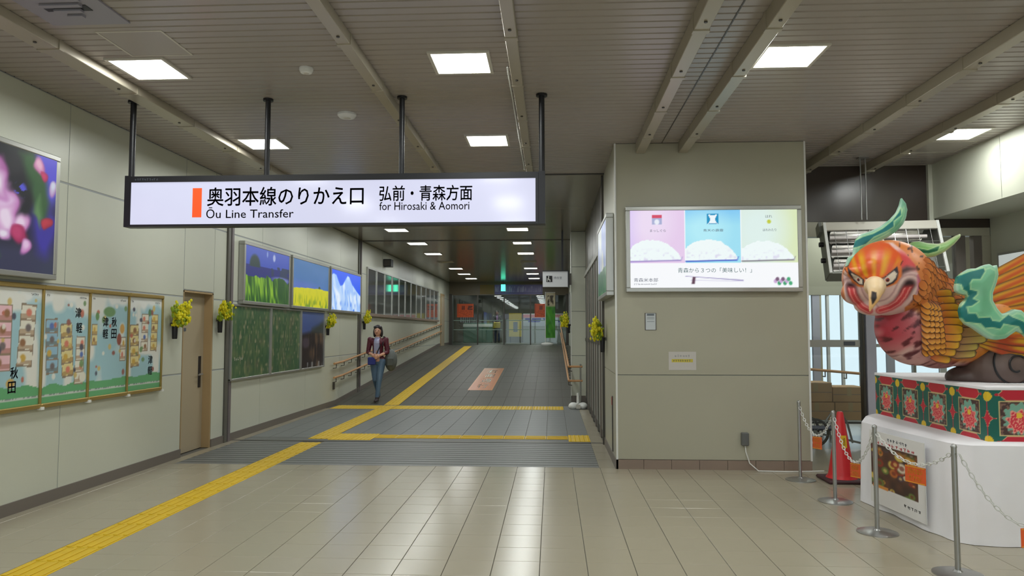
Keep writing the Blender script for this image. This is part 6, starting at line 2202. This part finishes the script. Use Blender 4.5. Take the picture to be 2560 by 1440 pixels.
JW = {'pelvis': (0, 0, 0.88), 'waist': (0, 0, 1.03), 'chest': (0, 0, 1.22), 'neckb': (0, 0.0, 1.33), 'neck': (0, -0.005, 1.39), 'chin': (0, -0.02, 1.43), 'head': (0, -0.02, 1.475),
      'shoulder_l': (0.165, 0, 1.29), 'elbow_l': (0.205, -0.01, 1.03), 'wrist_l': (0.085, -0.16, 0.97), 'shoulder_r': (-0.165, 0, 1.29), 'elbow_r': (-0.205, -0.01, 1.03), 'wrist_r': (-0.09, -0.15, 0.985),
      'hip_l': (0.08, 0, 0.84), 'knee_l': (0.05, -0.07, 0.46), 'ankle_l': (0.015, -0.1, 0.09), 'heel_l': (0.015, -0.09, 0.045), 'toe_l': (0.012, -0.24, 0.035),
      'hip_r': (-0.08, 0, 0.84), 'knee_r': (-0.05, 0.0, 0.46), 'ankle_r': (-0.03, 0.22, 0.15), 'heel_r': (-0.03, 0.24, 0.11), 'toe_r': (-0.03, 0.12, 0.04)}
PW = (-3.64, 15.2, rampz(15.2) + 0.005)
woman, O = person(PW, 'woman in a dark red checked shirt and jeans walking down from the ramp', {
    'J': JW, 'palm_l': (-0.8, -0.25, -0.4), 'palm_r': (0.75, -0.35, -0.5), 'paint': jacket_woman,
    'hair': [((0, 0.02, 0.045), 0.1, (0.92, 1.0, 0.85)), ((0, 0.06, -0.03), 0.09, (0.95, 0.6, 1.2)), ((0.075, 0.02, -0.04), 0.04, (0.75, 1.2, 2.4)), ((-0.075, 0.02, -0.04), 0.04, (0.75, 1.2, 2.4)), ((-0.03, -0.05, 0.078), 0.05, (1.1, 0.75, 0.6)), ((0.045, -0.04, 0.075), 0.045, (0.9, 0.9, 0.7))],
    'hairmat': ('hair_dark', S(34, 28, 30))})
bp = thing('grey_bag', (PW[0] + 0.27, PW[1] + 0.05, PW[2] + 0.62), 'large grey shoulder bag hanging behind the woman in the checked shirt', 'bag')
m = MB()
m.ball((PW[0] + 0.26, PW[1] + 0.08, PW[2] + 0.86), 0.2, 18, 12, (0.66, 0.7, 1.15))
put(melt(m, 0.012, 4, 'bag_body'), 'bag_body', mat('bag_grey', S(96, 100, 96), 0.6, noise=0.15, nscale=12), bp)
MB().box(PW[0] + 0.2, PW[0] + 0.34, PW[1] - 0.075, PW[1] - 0.03, PW[2] + 0.74, PW[2] + 0.92, bev=0.02).build('pocket', mat('bag_pocket', S(84, 88, 84), 0.6), bp)
MB().tube([(PW[0] + 0.12, PW[1] - 0.085, PW[2] + 1.16), (PW[0] + 0.13, PW[1] - 0.03, PW[2] + 1.36), (PW[0] + 0.17, PW[1] + 0.06, PW[2] + 1.3), (PW[0] + 0.24, PW[1] + 0.08, PW[2] + 1.06)], 0.012, n=6).build('strap', M_black, bp)
bb = thing('blue_pouch', (PW[0] - 0.08, PW[1] - 0.15, PW[2] + 0.78), 'small blue pouch at the waist of the woman in the checked shirt', 'bag')
m = MB().box(PW[0] - 0.17, PW[0] - 0.01, PW[1] - 0.19, PW[1] - 0.13, PW[2] + 0.77, PW[2] + 0.93, bev=0.015)
m.build('pouch_body', mat('pouch_blue', S(40, 50, 130), 0.6), bb)
MB().tube([(PW[0] - 0.02, PW[1] - 0.15, PW[2] + 0.92), (PW[0] + 0.03, PW[1] - 0.135, PW[2] + 1.06), (PW[0] + 0.09, PW[1] - 0.12, PW[2] + 1.2)], 0.011, n=6).build('strap', M_black, bb)


def dark_coat(L):
    x, y, z = L.T
    c = const(x, (40, 42, 58))
    c = lay(c, (np.abs(x) < 0.04) & (y < -0.05) & (z > 1.1) & (z < 1.36), (140, 100, 150))
    c = lay(c, z > 1.39, (150, 110, 96))
    c = lay(c, z < 0.86, (52, 66, 92))
    c = lay(c, (y < -0.13) & (z > 0.8) & (z < 1.06), (180, 134, 112))
    c = lay(c, z < 0.1, (40, 38, 40))
    return c


JM = {k: v for k, v in JW.items() if not k.startswith('chest_')}
JM.update({'wrist_l': (0.1, -0.17, 1.0), 'wrist_r': (-0.1, -0.17, 1.0), 'knee_l': (0.085, -0.01, 0.46), 'ankle_l': (0.085, 0, 0.09), 'heel_l': (0.085, 0.01, 0.045), 'toe_l': (0.09, -0.14, 0.035),
           'knee_r': (-0.085, -0.01, 0.46), 'ankle_r': (-0.085, 0, 0.09), 'heel_r': (-0.085, 0.01, 0.045), 'toe_r': (-0.09, -0.14, 0.035)})
PM = (-2.69, 36.0, RZ + 0.005)
person(PM, 'person in a dark coat standing behind the far glass doors', {
    'J': JM, 'palm_l': (-0.7, -0.2, -0.5), 'palm_r': (0.7, -0.2, -0.5), 'paint': dark_coat,
    'hair': [((0, 0.02, 0.04), 0.1, (0.9, 1.0, 0.85)), ((0, 0.06, -0.02), 0.09, (0.9, 0.6, 1.0))],
    'hairmat': ('hair_dark', S(34, 28, 30))})
ybg = thing('yellow_bag', (PM[0], PM[1] - 0.24, PM[2] + 0.75), 'yellow bag held by the person behind the far glass doors', 'bag')
MB().box(PM[0] - 0.17, PM[0] + 0.17, PM[1] - 0.32, PM[1] - 0.23, PM[2] + 0.72, PM[2] + 1.02, bev=0.03).build('bag_body', mat('bag_yellow', S(186, 166, 40), 0.6), ybg)
MB().tube([(PM[0] - 0.1, PM[1] - 0.27, PM[2] + 1.01), (PM[0] - 0.05, PM[1] - 0.26, PM[2] + 1.12), (PM[0] + 0.05, PM[1] - 0.26, PM[2] + 1.12), (PM[0] + 0.1, PM[1] - 0.27, PM[2] + 1.01)], 0.01, n=6).build('handle', M_inkb, ybg)
